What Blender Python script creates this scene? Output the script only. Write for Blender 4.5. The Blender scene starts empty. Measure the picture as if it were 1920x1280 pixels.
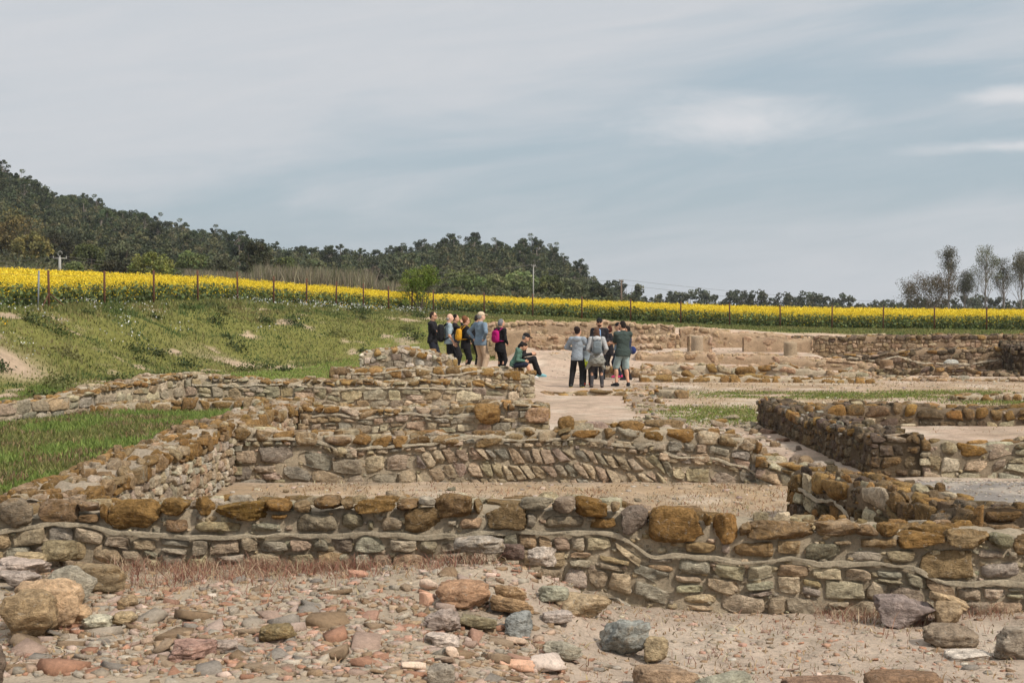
import bpy, math, random
import numpy as np
from mathutils import Vector, Matrix

scene = bpy.context.scene
COL = scene.collection
R = math.radians
# ------------------------------------------------------------------ camera, sky, sun, exposure
EYE = 2.15          # eye height above the excavated floor
FPX = 2667.0        # focal length in pixels of the 1920 px wide photo (50 mm on full frame)
HOR = 575.0         # row of the horizon
cam_data = bpy.data.cameras.new("camera")
cam_data.sensor_width = 36.0
cam_data.lens = 50.0
cam_data.shift_y = -(640 - HOR) / 1920.0
cam_data.clip_start = 0.1
cam_data.clip_end = 6000
cam = bpy.data.objects.new("camera", cam_data)
COL.objects.link(cam)
cam.location = (0, 0, EYE)
cam.rotation_euler = (R(90), 0, 0)
scene.camera = cam

SUN_EL, SUN_AZ = 46.0, 128.0     # azimuth from the view direction (+Y) towards the right (+X): behind the camera's right shoulder
sun_dir = Vector((math.cos(R(SUN_EL)) * math.sin(R(SUN_AZ)), math.cos(R(SUN_EL)) * math.cos(R(SUN_AZ)), math.sin(R(SUN_EL))))
sl = bpy.data.lights.new("sun", 'SUN')
sl.energy = 3.3
sl.angle = R(3.5)
sl.color = (1.0, 0.93, 0.83)
so = bpy.data.objects.new("sun", sl)
COL.objects.link(so)
so.rotation_euler = sun_dir.to_track_quat('Z', 'Y').to_euler()

world = bpy.data.worlds.new("World")
scene.world = world
world.use_nodes = True
nt = world.node_tree
nt.nodes.clear()


def N(nt, typ, **kw):
    n = nt.nodes.new(typ)
    for k, v in kw.items():
        if k.startswith('i_'):
            n.inputs[int(k[2:])].default_value = v
        else:
            setattr(n, k, v)
    return n


def mathn(nt, op, a, b=None, c=None, clamp=False):
    n = nt.nodes.new('ShaderNodeMath')
    n.operation = op
    n.use_clamp = clamp
    for i, v in enumerate((a, b, c)):
        if v is None:
            continue
        if isinstance(v, (int, float)):
            n.inputs[i].default_value = v
        else:
            nt.links.new(v, n.inputs[i])
    return n.outputs[0]


def mixc(nt, f, a, b, blend='MIX'):
    n = nt.nodes.new('ShaderNodeMix')
    n.data_type = 'RGBA'
    n.blend_type = blend
    n.clamp_factor = True
    for i, v in ((0, f), (6, a), (7, b)):
        if isinstance(v, (int, float)):
            n.inputs[i].default_value = v
        elif isinstance(v, (tuple, list)):
            n.inputs[i].default_value = (v[0], v[1], v[2], 1.0)
        else:
            nt.links.new(v, n.inputs[i])
    return n.outputs[2]


def ramp(nt, f, lo, hi, smooth=True):
    n = nt.nodes.new('ShaderNodeMapRange')
    n.interpolation_type = 'SMOOTHSTEP' if smooth else 'LINEAR'
    nt.links.new(f, n.inputs[0])
    n.inputs[1].default_value = lo
    n.inputs[2].default_value = hi
    n.inputs[3].default_value = 0
    n.inputs[4].default_value = 1
    return n.outputs[0]


def noise(nt, vec, scale, detail=4, rough=0.55, dist=0.0):
    n = nt.nodes.new('ShaderNodeTexNoise')
    n.inputs['Scale'].default_value = scale
    n.inputs['Detail'].default_value = detail
    n.inputs['Roughness'].default_value = rough
    n.inputs['Distortion'].default_value = dist
    if vec is not None:
        nt.links.new(vec, n.inputs['Vector'])
    return n.outputs['Fac']


# the sky: hazy Nishita sky under a sheet of high cloud with streaks and a few low puffs
sky = nt.nodes.new('ShaderNodeTexSky')
sky.sky_type = 'NISHITA'
sky.sun_disc = False
sky.sun_elevation = R(SUN_EL)
sky.sun_rotation = R(SUN_AZ)
sky.air_density = 1.0
sky.dust_density = 2.5
sky.ozone_density = 2.0
SKY_STRENGTH = 0.087
geo = nt.nodes.new('ShaderNodeTexCoord')
sep = nt.nodes.new('ShaderNodeSeparateXYZ')
nt.links.new(geo.outputs['Generated'], sep.inputs[0])
dx, dy, dz = sep.outputs
az = mathn(nt, 'ARCTAN2', dx, dy)          # 0 straight ahead, + right (radians)
el = mathn(nt, 'ARCSINE', dz)
# streak coordinates: clouds stretched sideways and tilted a little
comb = nt.nodes.new('ShaderNodeCombineXYZ')
nt.links.new(mathn(nt, 'MULTIPLY', az, 2.2), comb.inputs[0])
nt.links.new(mathn(nt, 'MULTIPLY', mathn(nt, 'SUBTRACT', el, mathn(nt, 'MULTIPLY', az, 0.10)), 13.0), comb.inputs[1])
st1 = noise(nt, comb.outputs[0], 1.7, 6, 0.55, 0.6)
comb2 = nt.nodes.new('ShaderNodeCombineXYZ')
nt.links.new(mathn(nt, 'MULTIPLY', az, 9.0), comb2.inputs[0])
nt.links.new(mathn(nt, 'MULTIPLY', el, 26.0), comb2.inputs[1])
comb2.inputs[2].default_value = 4.0
st2 = noise(nt, comb2.outputs[0], 1.0, 7, 0.6, 0.4)
# upper sheet: its lower rim falls from the right-hand top to the left
rim = mathn(nt, 'ADD', mathn(nt, 'MULTIPLY', az, 0.22), 0.128)
sheet = ramp(nt, mathn(nt, 'ADD', mathn(nt, 'SUBTRACT', el, rim), mathn(nt, 'MULTIPLY', mathn(nt, 'SUBTRACT', st1, 0.5), 0.16)), -0.035, 0.05)
# pale veil near the horizon, thicker on the right
low = ramp(nt, mathn(nt, 'ADD', mathn(nt, 'SUBTRACT', mathn(nt, 'ADD', 0.040, mathn(nt, 'MULTIPLY', az, 0.09)), el), mathn(nt, 'MULTIPLY', mathn(nt, 'SUBTRACT', st1, 0.5), 0.11)), -0.03, 0.035)
streak = mathn(nt, 'MULTIPLY', ramp(nt, st1, 0.44, 0.70), 0.7)


def puff(a0, e0, sa, se):
    u = mathn(nt, 'DIVIDE', mathn(nt, 'SUBTRACT', az, a0), sa)
    v = mathn(nt, 'DIVIDE', mathn(nt, 'SUBTRACT', el, e0), se)
    d = mathn(nt, 'SQRT', mathn(nt, 'ADD', mathn(nt, 'MULTIPLY', u, u), mathn(nt, 'MULTIPLY', v, v)))
    return ramp(nt, mathn(nt, 'ADD', mathn(nt, 'SUBTRACT', 1.0, d), mathn(nt, 'MULTIPLY', mathn(nt, 'SUBTRACT', st2, 0.5), 2.2)), 0.0, 1.1)


p1 = puff(0.156, 0.127, 0.105, 0.026)
p2 = puff(0.330, 0.106, 0.075, 0.007)
p3 = puff(0.345, 0.139, 0.05, 0.007)
puffs = mathn(nt, 'MAXIMUM', p1, mathn(nt, 'MAXIMUM', p2, p3))
cl = mathn(nt, 'MAXIMUM', mathn(nt, 'MAXIMUM', sheet, mathn(nt, 'MULTIPLY', low, 0.9)), streak)
blue = mixc(nt, 0.80, sky.outputs[0], (4.25, 5.15, 5.75))
# fine fibres inside the sheet
comb3 = nt.nodes.new('ShaderNodeCombineXYZ')
nt.links.new(mathn(nt, 'MULTIPLY', az, 5.0), comb3.inputs[0])
nt.links.new(mathn(nt, 'MULTIPLY', mathn(nt, 'SUBTRACT', el, mathn(nt, 'MULTIPLY', az, 0.16)), 40.0), comb3.inputs[1])
comb3.inputs[2].default_value = 9.0
st3 = noise(nt, comb3.outputs[0], 1.3, 8, 0.6, 0.8)
cl = mathn(nt, 'ADD', mathn(nt, 'MULTIPLY', cl, 0.86), mathn(nt, 'MULTIPLY', mathn(nt, 'SUBTRACT', st3, 0.42), 0.62), None, True)
c1 = mixc(nt, mathn(nt, 'MULTIPLY', cl, 0.92), blue, (6.15, 6.28, 6.55))
c2 = mixc(nt, mathn(nt, 'MULTIPLY', puffs, 0.9), c1, (6.9, 6.95, 7.15))
# an overcast dome is brighter overhead than at the horizon
c2 = mixc(nt, 1.0, c2, (1, 1, 1), 'MULTIPLY')
zen = mathn(nt, 'ADD', 1.0, mathn(nt, 'MULTIPLY', ramp(nt, dz, 0.28, 0.9), 0.75))
vm = nt.nodes.new('ShaderNodeVectorMath')
vm.operation = 'SCALE'
nt.links.new(c2, vm.inputs[0])
nt.links.new(zen, vm.inputs['Scale'])
c2 = vm.outputs[0]
bg = nt.nodes.new('ShaderNodeBackground')
bg.inputs['Strength'].default_value = SKY_STRENGTH
nt.links.new(c2, bg.inputs['Color'])
wo = nt.nodes.new('ShaderNodeOutputWorld')
nt.links.new(bg.outputs[0], wo.inputs['Surface'])

scene.view_settings.view_transform = 'Standard'
scene.view_settings.look = 'None'
scene.view_settings.gamma = 1.0
scene.view_settings.use_curve_mapping = False
scene.view_settings.exposure = 0.27
scene.cycles.max_bounces = 6
scene.cycles.diffuse_bounces = 3
scene.cycles.transparent_max_bounces = 4

# ------------------------------------------------------------------ number helpers
rs = np.random.RandomState(11)


def at(px, py, Y):
    """point seen at photo pixel (px, py) at distance Y"""
    return np.array(((px - 960) / FPX * Y, Y, EYE - (py - HOR) / FPX * Y))


def wx(px, Y):
    return (px - 960) / FPX * Y


def wz(py, Y):
    return EYE - (py - HOR) / FPX * Y


def _hash(ix, iy, iz, seed):
    h = (ix.astype(np.uint32) * np.uint32(374761393) + iy.astype(np.uint32) * np.uint32(668265263)
         + iz.astype(np.uint32) * np.uint32(2147483647) + np.uint32((seed * 1274126177) & 0xffffffff))
    h = (h ^ (h >> np.uint32(13))) * np.uint32(1274126177)
    h = h ^ (h >> np.uint32(16))
    return (h & np.uint32(0xffffff)).astype(np.float64) / 0xffffff * 2 - 1


def vnoise(p, seed=0):
    p = np.asarray(p, float)
    i = np.floor(p).astype(np.int64)
    f = p - i
    f = f * f * (3 - 2 * f)
    out = 0
    for a in (0, 1):
        for b in (0, 1):
            for c in (0, 1):
                w = (f[:, 0] if a else 1 - f[:, 0]) * (f[:, 1] if b else 1 - f[:, 1]) * (f[:, 2] if c else 1 - f[:, 2])
                out = out + w * _hash(i[:, 0] + a, i[:, 1] + b, i[:, 2] + c, seed)
    return out


def fbm(p, seed=0, oct=4, gain=0.5):
    p = np.asarray(p, float)
    a, s, o = 1.0, 0, 0
    for k in range(oct):
        o = o + a * vnoise(p * (2 ** k) + 17.3 * k, seed + k)
        s += a
        a *= gain
    return o / s


def fbm2(x, y, seed=0, oct=4):
    x = np.asarray(x, float)
    y = np.asarray(y, float)
    sh = np.broadcast(x, y).shape
    x, y = np.broadcast_arrays(x, y)
    return fbm(np.stack([x.ravel(), y.ravel(), np.full(x.size, 0.37)], 1), seed, oct).reshape(sh)


def sm(a, b, x):
    t = np.clip((np.asarray(x, float) - a) / (b - a), 0, 1)
    return t * t * (3 - 2 * t)


def lin(c):
    """sRGB 0-255 -> linear"""
    c = np.asarray(c, float) / 255.0
    return np.where(c <= 0.04045, c / 12.92, ((c + 0.055) / 1.055) ** 2.4)


# ------------------------------------------------------------------ mesh builder
class MB:
    def __init__(s):
        s.v, s.f, s.c, s.n, s.mi = [], [], [], 0, []

    def add(s, v, f, col=None, mi=0):
        v = np.asarray(v, float).reshape(-1, 3)
        fl = f if isinstance(f, list) else [f]
        for ff in fl:
            ff = np.asarray(ff, np.int64)
            if ff.size:
                s.f.append(ff + s.n)
                s.mi.append(np.full(len(ff), mi, np.int32))
        s.v.append(v)
        if col is None:
            col = (0.5, 0.5, 0.5, 0)
        col = np.asarray(col, float)
        if col.ndim == 1:
            if len(col) == 3:
                col = np.append(col, 0.0)
            col = np.tile(col, (len(v), 1))
        elif col.shape[1] == 3:
            col = np.hstack([col, np.zeros((len(col), 1))])
        s.c.append(col)
        s.n += len(v)

    def build(s, name, mat, parent=None, smooth=True, loc=None):
        me = bpy.data.meshes.new(name)
        if s.n:
            v = np.vstack(s.v)
            if loc is not None:
                v = v - np.asarray(loc, float)
            tot = np.concatenate([np.full(len(f), f.shape[1], np.int32) for f in s.f])
            idx = np.concatenate([f.ravel() for f in s.f]).astype(np.int32)
            me.vertices.add(len(v))
            me.vertices.foreach_set('co', v.astype(np.float32).ravel())
            me.loops.add(len(idx))
            me.loops.foreach_set('vertex_index', idx)
            me.polygons.add(len(tot))
            me.polygons.foreach_set('loop_start', np.concatenate([[0], np.cumsum(tot)[:-1]]).astype(np.int32))
            me.polygons.foreach_set('loop_total', tot)
            if smooth:
                me.polygons.foreach_set('use_smooth', np.ones(len(tot), bool))
            me.polygons.foreach_set('material_index', np.concatenate(s.mi))
            a = me.attributes.new('Col', 'FLOAT_COLOR', 'POINT')
            a.data.foreach_set('color', np.vstack(s.c).astype(np.float32).ravel())
            me.update(calc_edges=True)
        for m in (mat if isinstance(mat, (list, tuple)) else [mat]):
            me.materials.append(m)
        o = bpy.data.objects.new(name, me)
        COL.objects.link(o)
        if loc is not None and parent is None:
            o.location = loc
        if parent is not None:
            o.parent = parent
        return o


def tag(o, label=None, cat=None, group=None, kind=None):
    if label:
        o['label'] = label
    if cat:
        o['category'] = cat
    if group:
        o['group'] = group
    if kind:
        o['kind'] = kind
    return o


def empty(name, loc, rz=0.0, scale=1.0):
    o = bpy.data.objects.new(name, None)
    COL.objects.link(o)
    o.location = loc
    o.rotation_euler = (0, 0, rz)
    o.scale = (scale,) * 3
    o.empty_display_size = 0.3
    return o


def thing(name, label, cat, loc, rz=0.0, group=None, scale=1.0):
    return tag(empty(name, loc, rz, scale), label, cat, group)


def dup(root, loc, rz=0.0, scale=1.0, label=None, group=None):
    r = root.copy()
    COL.objects.link(r)
    r.location = loc
    r.rotation_euler = (0, 0, rz)
    r.scale = (scale,) * 3 if isinstance(scale, (int, float)) else scale
    if label:
        r['label'] = label
    if group:
        r['group'] = group
    for ch in list(root.children):
        c = ch.copy()
        COL.objects.link(c)
        c.parent = r
        for g in ch.children:
            d = g.copy()
            COL.objects.link(d)
            d.parent = c
    return r


# ------------------------------------------------------------------ basic shapes
_cs = {}


def cubesphere(n):
    """cube grid with n x n quads per side, vertices on the cube [-1,1]"""
    if n in _cs:
        return _cs[n]
    d, V, F = {}, [], []

    def vid(i, j, k):
        key = (i, j, k)
        if key not in d:
            d[key] = len(V)
            V.append((i / n * 2 - 1, j / n * 2 - 1, k / n * 2 - 1))
        return d[key]
    for ax in range(3):
        for side in (0, n):
            for a in range(n):
                for b in range(n):
                    q = []
                    for (p, r) in ((a, b), (a + 1, b), (a + 1, b + 1), (a, b + 1)):
                        c = [0, 0, 0]
                        c[ax] = side
                        c[(ax + 1) % 3] = p
                        c[(ax + 2) % 3] = r
                        q.append(vid(*c))
                    F.append(q if side == n else q[::-1])
    _cs[n] = (np.array(V), np.array(F))
    return _cs[n]


def rock(rng, n=5, q=4.0, facets=4, rough=0.12, fr=1.6):
    """a stone inside [-1,1]^3: rounded cube, cut by planes, roughened"""
    V, F = cubesphere(n)
    p = V * 1.0
    p = np.sign(p) * np.abs(p) ** 0.9
    nrm = (np.abs(p) ** q).sum(1) ** (1.0 / q)
    p = p / nrm[:, None]
    for k in range(facets):
        d = rng.normal(size=3)
        d /= np.linalg.norm(d)
        lim = rng.uniform(0.62, 0.95)
        e = np.maximum(p @ d - lim, 0)
        p = p - e[:, None] * d * 0.9
    sd = rng.randint(1, 99999)
    if rough > 0:
        off = rng.uniform(0, 50, 3)
        nn = fbm(p * fr + off, sd, 3, 0.55)
        rad = p / (np.linalg.norm(p, axis=1)[:, None] + 1e-6)
        p = p + rad * (nn * rough)[:, None]
        if n >= 5:
            st_ = np.abs(vnoise(p * np.array((0.9, 0.9, 3.4)) * fr + off + 7, sd + 5))
            p = p - rad * (np.clip(0.35 - st_, 0, 1) * rough * 1.1)[:, None]
            n2 = np.abs(vnoise(p * fr * 3.1 + off, sd + 9))
            p = p - rad * (n2 * rough * 0.5)[:, None]
    return p, F


def tube(mb, pts, rad, col=None, seg=6, cap=True):
    pts = np.asarray(pts, float)
    n = len(pts)
    rad = np.broadcast_to(np.asarray(rad, float), (n,))
    t = np.gradient(pts, axis=0)
    t /= np.linalg.norm(t, axis=1)[:, None] + 1e-9
    ref = np.array((0, 0, 1.0)) if abs(t[:, 2]).mean() < 0.8 else np.array((1.0, 0, 0))
    a = np.cross(t, ref)
    a /= np.linalg.norm(a, axis=1)[:, None] + 1e-9
    b = np.cross(a, t)
    ang = np.arange(seg) / seg * 2 * np.pi
    v = pts[:, None, :] + rad[:, None, None] * (np.cos(ang)[None, :, None] * a[:, None, :] + np.sin(ang)[None, :, None] * b[:, None, :])
    v = v.reshape(-1, 3)
    i = np.arange(n - 1)[:, None] * seg
    j = np.arange(seg)[None, :]
    j2 = (j + 1) % seg
    f = np.stack([i + j, i + seg + j, i + seg + j2, i + j2], -1).reshape(-1, 4)
    fl = [f]
    if cap:
        fl.append(np.arange(seg)[None, :])
        fl.append((np.arange(seg)[::-1] + (n - 1) * seg)[None, :])
    mb.add(v, fl, col)


def lathe(mb, prof, col=None, seg=24, center=(0, 0, 0)):
    prof = np.asarray(prof, float)
    ang = np.arange(seg) / seg * 2 * np.pi
    n = len(prof)
    v = np.stack([prof[:, 0][:, None] * np.cos(ang), prof[:, 0][:, None] * np.sin(ang), np.broadcast_to(prof[:, 1][:, None], (n, seg))], -1).reshape(-1, 3) + np.asarray(center)
    i = np.arange(n - 1)[:, None] * seg
    j = np.arange(seg)[None, :]
    j2 = (j + 1) % seg
    f = np.stack([i + j, i + j2, i + seg + j2, i + seg + j], -1).reshape(-1, 4)
    mb.add(v, [f, (np.arange(seg) + (n - 1) * seg)[None, :], np.arange(seg)[::-1][None, :]], col)


def rbox(mb, c, half, col=None, q=8.0, n=5, rot=None):
    V, F = cubesphere(n)
    p = V / ((np.abs(V) ** q).sum(1) ** (1 / q))[:, None]
    p = p * np.asarray(half)
    if rot is not None:
        p = p @ np.array(rot).T
    mb.add(p + np.asarray(c), F, col)


# ------------------------------------------------------------------ materials
def new_mat(name):
    m = bpy.data.materials.new(name)
    m.use_nodes = True
    t = m.node_tree
    b = t.nodes['Principled BSDF']
    b.inputs['Specular IOR Level'].default_value = 0.25
    return m, t, b


def bump(t, b, h, strength=0.5, dist=0.02, prev=None):
    n = t.nodes.new('ShaderNodeBump')
    n.inputs['Strength'].default_value = strength
    n.inputs['Distance'].default_value = dist
    t.links.new(h, n.inputs['Height'])
    if prev is not None:
        t.links.new(prev, n.inputs['Normal'])
    t.links.new(n.outputs[0], b.inputs['Normal'])
    return n.outputs[0]


def attr(t):
    a = t.nodes.new('ShaderNodeAttribute')
    a.attribute_name = 'Col'
    return a


def texco(t):
    return t.nodes.new('ShaderNodeTexCoord').outputs['Object']


def hsv(t, c, h=0.5, s=1.0, v=1.0):
    n = t.nodes.new('ShaderNodeHueSaturation')
    for k, x in (('Hue', h), ('Saturation', s), ('Value', v)):
        if isinstance(x, (int, float)):
            n.inputs[k].default_value = x
        else:
            t.links.new(x, n.inputs[k])
    t.links.new(c, n.inputs['Color'])
    return n.outputs[0]


def stone_material(name, sc=1.0, bumpd=0.012, lichen=1.0):
    m, t, b = new_mat(name)
    a = attr(t)
    co = texco(t)
    big = noise(t, co, 6 * sc, 5, 0.62, 0.5)
    mid = noise(t, co, 21 * sc, 6, 0.72, 0.6)
    fine = noise(t, co, 70 * sc, 5, 0.75)
    mp = t.nodes.new('ShaderNodeMapping')
    mp.inputs['Scale'].default_value = (1, 1, 3.2)
    t.links.new(co, mp.inputs[0])
    strata = noise(t, mp.outputs[0], 11 * sc, 5, 0.65, 1.2)
    c = hsv(t, a.outputs['Color'], 0.5, 1.0, mathn(t, 'ADD', 0.35, mathn(t, 'MULTIPLY', big, 1.35)))
    # warm ochre weathering, driven by the stone's own amount
    li = noise(t, co, 8.5 * sc, 6, 0.7, 0.9)
    lf = ramp(t, mathn(t, 'ADD', mathn(t, 'MULTIPLY', li, 0.75), mathn(t, 'MULTIPLY', a.outputs['Alpha'], 0.34 * lichen)), 0.48, 0.66)
    och = mixc(t, mid, (0.085, 0.05, 0.018), (0.36, 0.21, 0.08))
    c = mixc(t, mathn(t, 'MULTIPLY', lf, 0.68), c, och)
    c = hsv(t, c, 0.5, 1.0, mathn(t, 'ADD', 0.52, mathn(t, 'MULTIPLY', ramp(t, mid, 0.30, 0.72, False), 0.95)))
    c = mixc(t, mathn(t, 'MULTIPLY', ramp(t, strata, 0.48, 0.38), 0.4), c, hsv(t, c, 0.5, 0.95, 0.38))
    # pale crusts and dark specks
    w = noise(t, co, 26 * sc, 6, 0.75, 0.6)
    c = mixc(t, mathn(t, 'MULTIPLY', ramp(t, w, 0.57, 0.68), 0.6), c, (0.44, 0.395, 0.325))
    k = noise(t, co, 17 * sc, 7, 0.8, 1.0)
    c = mixc(t, mathn(t, 'MULTIPLY', ramp(t, k, 0.62, 0.75), 0.75), c, (0.05, 0.038, 0.028))
    c = hsv(t, c, 0.5, 1.0, mathn(t, 'ADD', 0.62, mathn(t, 'MULTIPLY', fine, 0.76)))
    t.links.new(c, b.inputs['Base Color'])
    b.inputs['Roughness'].default_value = 0.92
    b.inputs['Specular IOR Level'].default_value = 0.10
    h = mathn(t, 'ADD', mathn(t, 'MULTIPLY', big, 1.0), mathn(t, 'ADD', mathn(t, 'MULTIPLY', mid, 1.0), mathn(t, 'ADD', mathn(t, 'MULTIPLY', strata, 0.8), mathn(t, 'MULTIPLY', fine, 0.35))))
    bump(t, b, h, 1.0, bumpd * 3)
    return m


def earth_material(name, sc=1.0, tint=0.35, bumpd=0.02):
    """mortar, plaster and trodden earth: attribute colour with grit, stains and pebbles"""
    m, t, b = new_mat(name)
    a = attr(t)
    co = texco(t)
    big = noise(t, co, 3.0 * sc, 6, 0.6, 0.3)
    fine = noise(t, co, 30 * sc, 6, 0.75)
    grit = noise(t, co, 120 * sc, 3, 0.7)
    c = hsv(t, a.outputs['Color'], 0.5, 1.0, mathn(t, 'ADD', 0.55, mathn(t, 'MULTIPLY', big, 0.95)))
    mid = noise(t, co, 11 * sc, 6, 0.72, 0.5)
    c = mixc(t, mathn(t, 'MULTIPLY', ramp(t, mid, 0.50, 0.66), 0.5), c, hsv(t, c, 0.505, 0.9, 0.55))
    c = mixc(t, mathn(t, 'MULTIPLY', ramp(t, fine, 0.48, 0.64), 0.55), c, hsv(t, c, 0.505, 0.9, 0.5))
    c = mixc(t, mathn(t, 'MULTIPLY', ramp(t, grit, 0.58, 0.75), 0.4), c, hsv(t, c, 0.5, 0.6, 1.5))
    t.links.new(c, b.inputs['Base Color'])
    b.inputs['Roughness'].default_value = 0.97
    b.inputs['Specular IOR Level'].default_value = 0.08
    h = mathn(t, 'ADD', mathn(t, 'MULTIPLY', big, 1.0), mathn(t, 'ADD', mathn(t, 'MULTIPLY', fine, 1.0), mathn(t, 'MULTIPLY', grit, 0.35)))
    bump(t, b, h, 0.9, bumpd * 2)
    return m


def leaf_material(name, var=0.5, trans=0.25, rough=0.7):
    m, t, b = new_mat(name)
    a = attr(t)
    oi = t.nodes.new('ShaderNodeObjectInfo')
    c = hsv(t, a.outputs['Color'], mathn(t, 'ADD', 0.485, mathn(t, 'MULTIPLY', oi.outputs['Random'], 0.03)), 1.0,
            mathn(t, 'ADD', 1 - var / 2, mathn(t, 'MULTIPLY', oi.outputs['Random'], var)))
    t.links.new(c, b.inputs['Base Color'])
    b.inputs['Roughness'].default_value = rough
    if trans > 0:
        tr = t.nodes.new('ShaderNodeBsdfTranslucent')
        t.links.new(c, tr.inputs['Color'])
        mx = t.nodes.new('ShaderNodeMixShader')
        mx.inputs[0].default_value = trans
        t.links.new(b.outputs[0], mx.inputs[1])
        t.links.new(tr.outputs[0], mx.inputs[2])
        out = [n for n in t.nodes if n.type == 'OUTPUT_MATERIAL'][0]
        t.links.new(mx.outputs[0], out.inputs['Surface'])
    return m


def plain_material(name, col, rough=0.7, var=0.25, sc=20, bumpd=0.004, metal=0.0):
    m, t, b = new_mat(name)
    co = texco(t)
    n = noise(t, co, sc, 5, 0.6)
    c = mixc(t, n, tuple(np.array(col) * (1 - var)), tuple(np.array(col) * (1 + var)))
    t.links.new(c, b.inputs['Base Color'])
    b.inputs['Roughness'].default_value = rough
    b.inputs['Metallic'].default_value = metal
    bump(t, b, n, 0.4, bumpd)
    return m


M_STONE = stone_material('weathered_stone')
M_STONE_FAR = stone_material('weathered_stone_far', 0.6, 0.02)
M_MORTAR = earth_material('lime_mortar', 1.5, bumpd=0.026)
M_EARTH = earth_material('trodden_earth', 1.0, bumpd=0.016)
M_SEAM = earth_material('mortar_seam', 2.0, bumpd=0.004)
M_BRICK = earth_material('terracotta', 2.0, bumpd=0.0045)
M_LEAF = leaf_material('foliage', 0.5, 0.25)
M_GRASS = leaf_material('grass_blades', 0.0, 0.3)
M_FLOWER = leaf_material('blossom', 0.0, 0.25, 0.8)
M_BARK = plain_material('bark', (0.12, 0.09, 0.065), 0.95, 0.4, 6, 0.03)
M_BARK_PALE = plain_material('pale_bark', (0.24, 0.2, 0.17), 0.95, 0.4, 6, 0.03)
M_RUST = plain_material('rusty_steel', (0.10, 0.045, 0.025), 0.85, 0.5, 30, 0.004)
M_WIRE = plain_material('wire', (0.10, 0.085, 0.075), 0.6, 0.2, 20, 0.001)
M_CONCRETE = plain_material('pole_concrete', (0.32, 0.305, 0.28), 0.9, 0.2, 8, 0.004)
M_WOOD = plain_material('pole_wood', (0.14, 0.10, 0.075), 0.9, 0.3, 8, 0.004)
# ------------------------------------------------------------------ terrain
FX0, FY0, FDX, FDY = -14.78, 45.4, 0.958, 2.84      # left fence line: point k = F0 + k*FD (3 m apart)
_fl = math.hypot(FDX, FDY)
TX, TY = FDX / _fl, FDY / _fl


def fence_dt(x, y):
    """distance to the right of the left fence line, and position along it"""
    return (x - FX0) * TY - (y - FY0) * TX, (x - FX0) * TX + (y - FY0) * TY


_ctl = np.array([
    (-24, 15, 1.9), (-21, 27, 2.0), (-18.6, 34, 2.0), (-14.8, 45.4, 2.05), (-10.9, 56.8, 2.25), (-8.1, 65.3, 2.05), (-4.2, 76.7, 1.78),
    (1.2, 77, 1.62), (6.4, 77, 1.35), (14, 76, 1.05), (25, 74, 0.92), (40, 73, 0.85), (14, 60, 1.0), (22, 58, 0.95), (6, 60, 1.35), (0, 62, 1.6), (-4, 62, 1.75),
    (-34, 95, 3.7), (-26, 110, 3.15), (-15, 125, 2.45), (0, 135, 1.7), (18, 140, 1.15), (54, 150, 0.7), (-30, 60, 2.9), (-18, 75, 2.7), (-8, 95, 2.1),
    (-60, 80, 4.5), (-90, 160, 9.0), (-62, 165, 6.5), (-40, 170, 4.2), (-20, 175, 2.8), (0, 180, 1.9), (25, 190, 0.9), (70, 200, 0.3), (90, 120, 0.5), (60, 60, 0.7), (40, 30, 0.4), (30, 5, 0.3), (-30, 0, 1.0), (0, -20, 0.5)], float)


def _tps(r2):
    return np.where(r2 > 1e-9, r2 * np.log(np.maximum(r2, 1e-9)) * 0.5, 0)


_cs_ = 0.02
_cp = _ctl[:, :2] * _cs_
_K = _tps(((_cp[:, None, :] - _cp[None, :, :]) ** 2).sum(-1)) + np.eye(len(_cp)) * 1e-3
_Pm = np.hstack([np.ones((len(_cp), 1)), _cp])
_A = np.block([[_K, _Pm], [_Pm.T, np.zeros((3, 3))]])
_W = np.linalg.solve(_A, np.concatenate([_ctl[:, 2], np.zeros(3)]))


def plateau(x, y):
    sh = x.shape
    q = np.stack([x.ravel(), np.minimum(y.ravel(), 205)], 1) * _cs_
    o = np.zeros(len(q))
    for i in range(len(_cp)):
        o += _W[i] * _tps(((q - _cp[i]) ** 2).sum(1))
    o += _W[-3] + q @ _W[-2:]
    return np.clip(o, 0.2, 12).reshape(sh)


_hpx = np.array([-900, -500, -200, 0, 60, 110, 200, 330, 440, 560, 640, 700, 760, 820, 880, 940, 1000, 1060, 1110, 1160, 1230, 1320, 1450, 2000, 2800], float)
_hpy = np.array([240, 230, 262, 316, 346, 366, 396, 430, 453, 471, 478, 476, 474, 459, 446, 452, 462, 479, 503, 529, 551, 566, 578, 582, 582], float)
RIDGE_Y = 400.0


def hill(x, y):
    """wooded ridge behind the field, seen as two humps: height added to the plain"""
    px = 960 + FPX * x / np.maximum(y, 60)
    top = np.interp(px, _hpx, (HOR - _hpy) / FPX * RIDGE_Y) + 2.15 - 7.6
    top = np.maximum(top, 0)
    s = np.clip((y - 165) / (RIDGE_Y - 165), 0, 1)
    return top * (0.55 * s + 0.45 * sm(0, 1, s)), s


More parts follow.
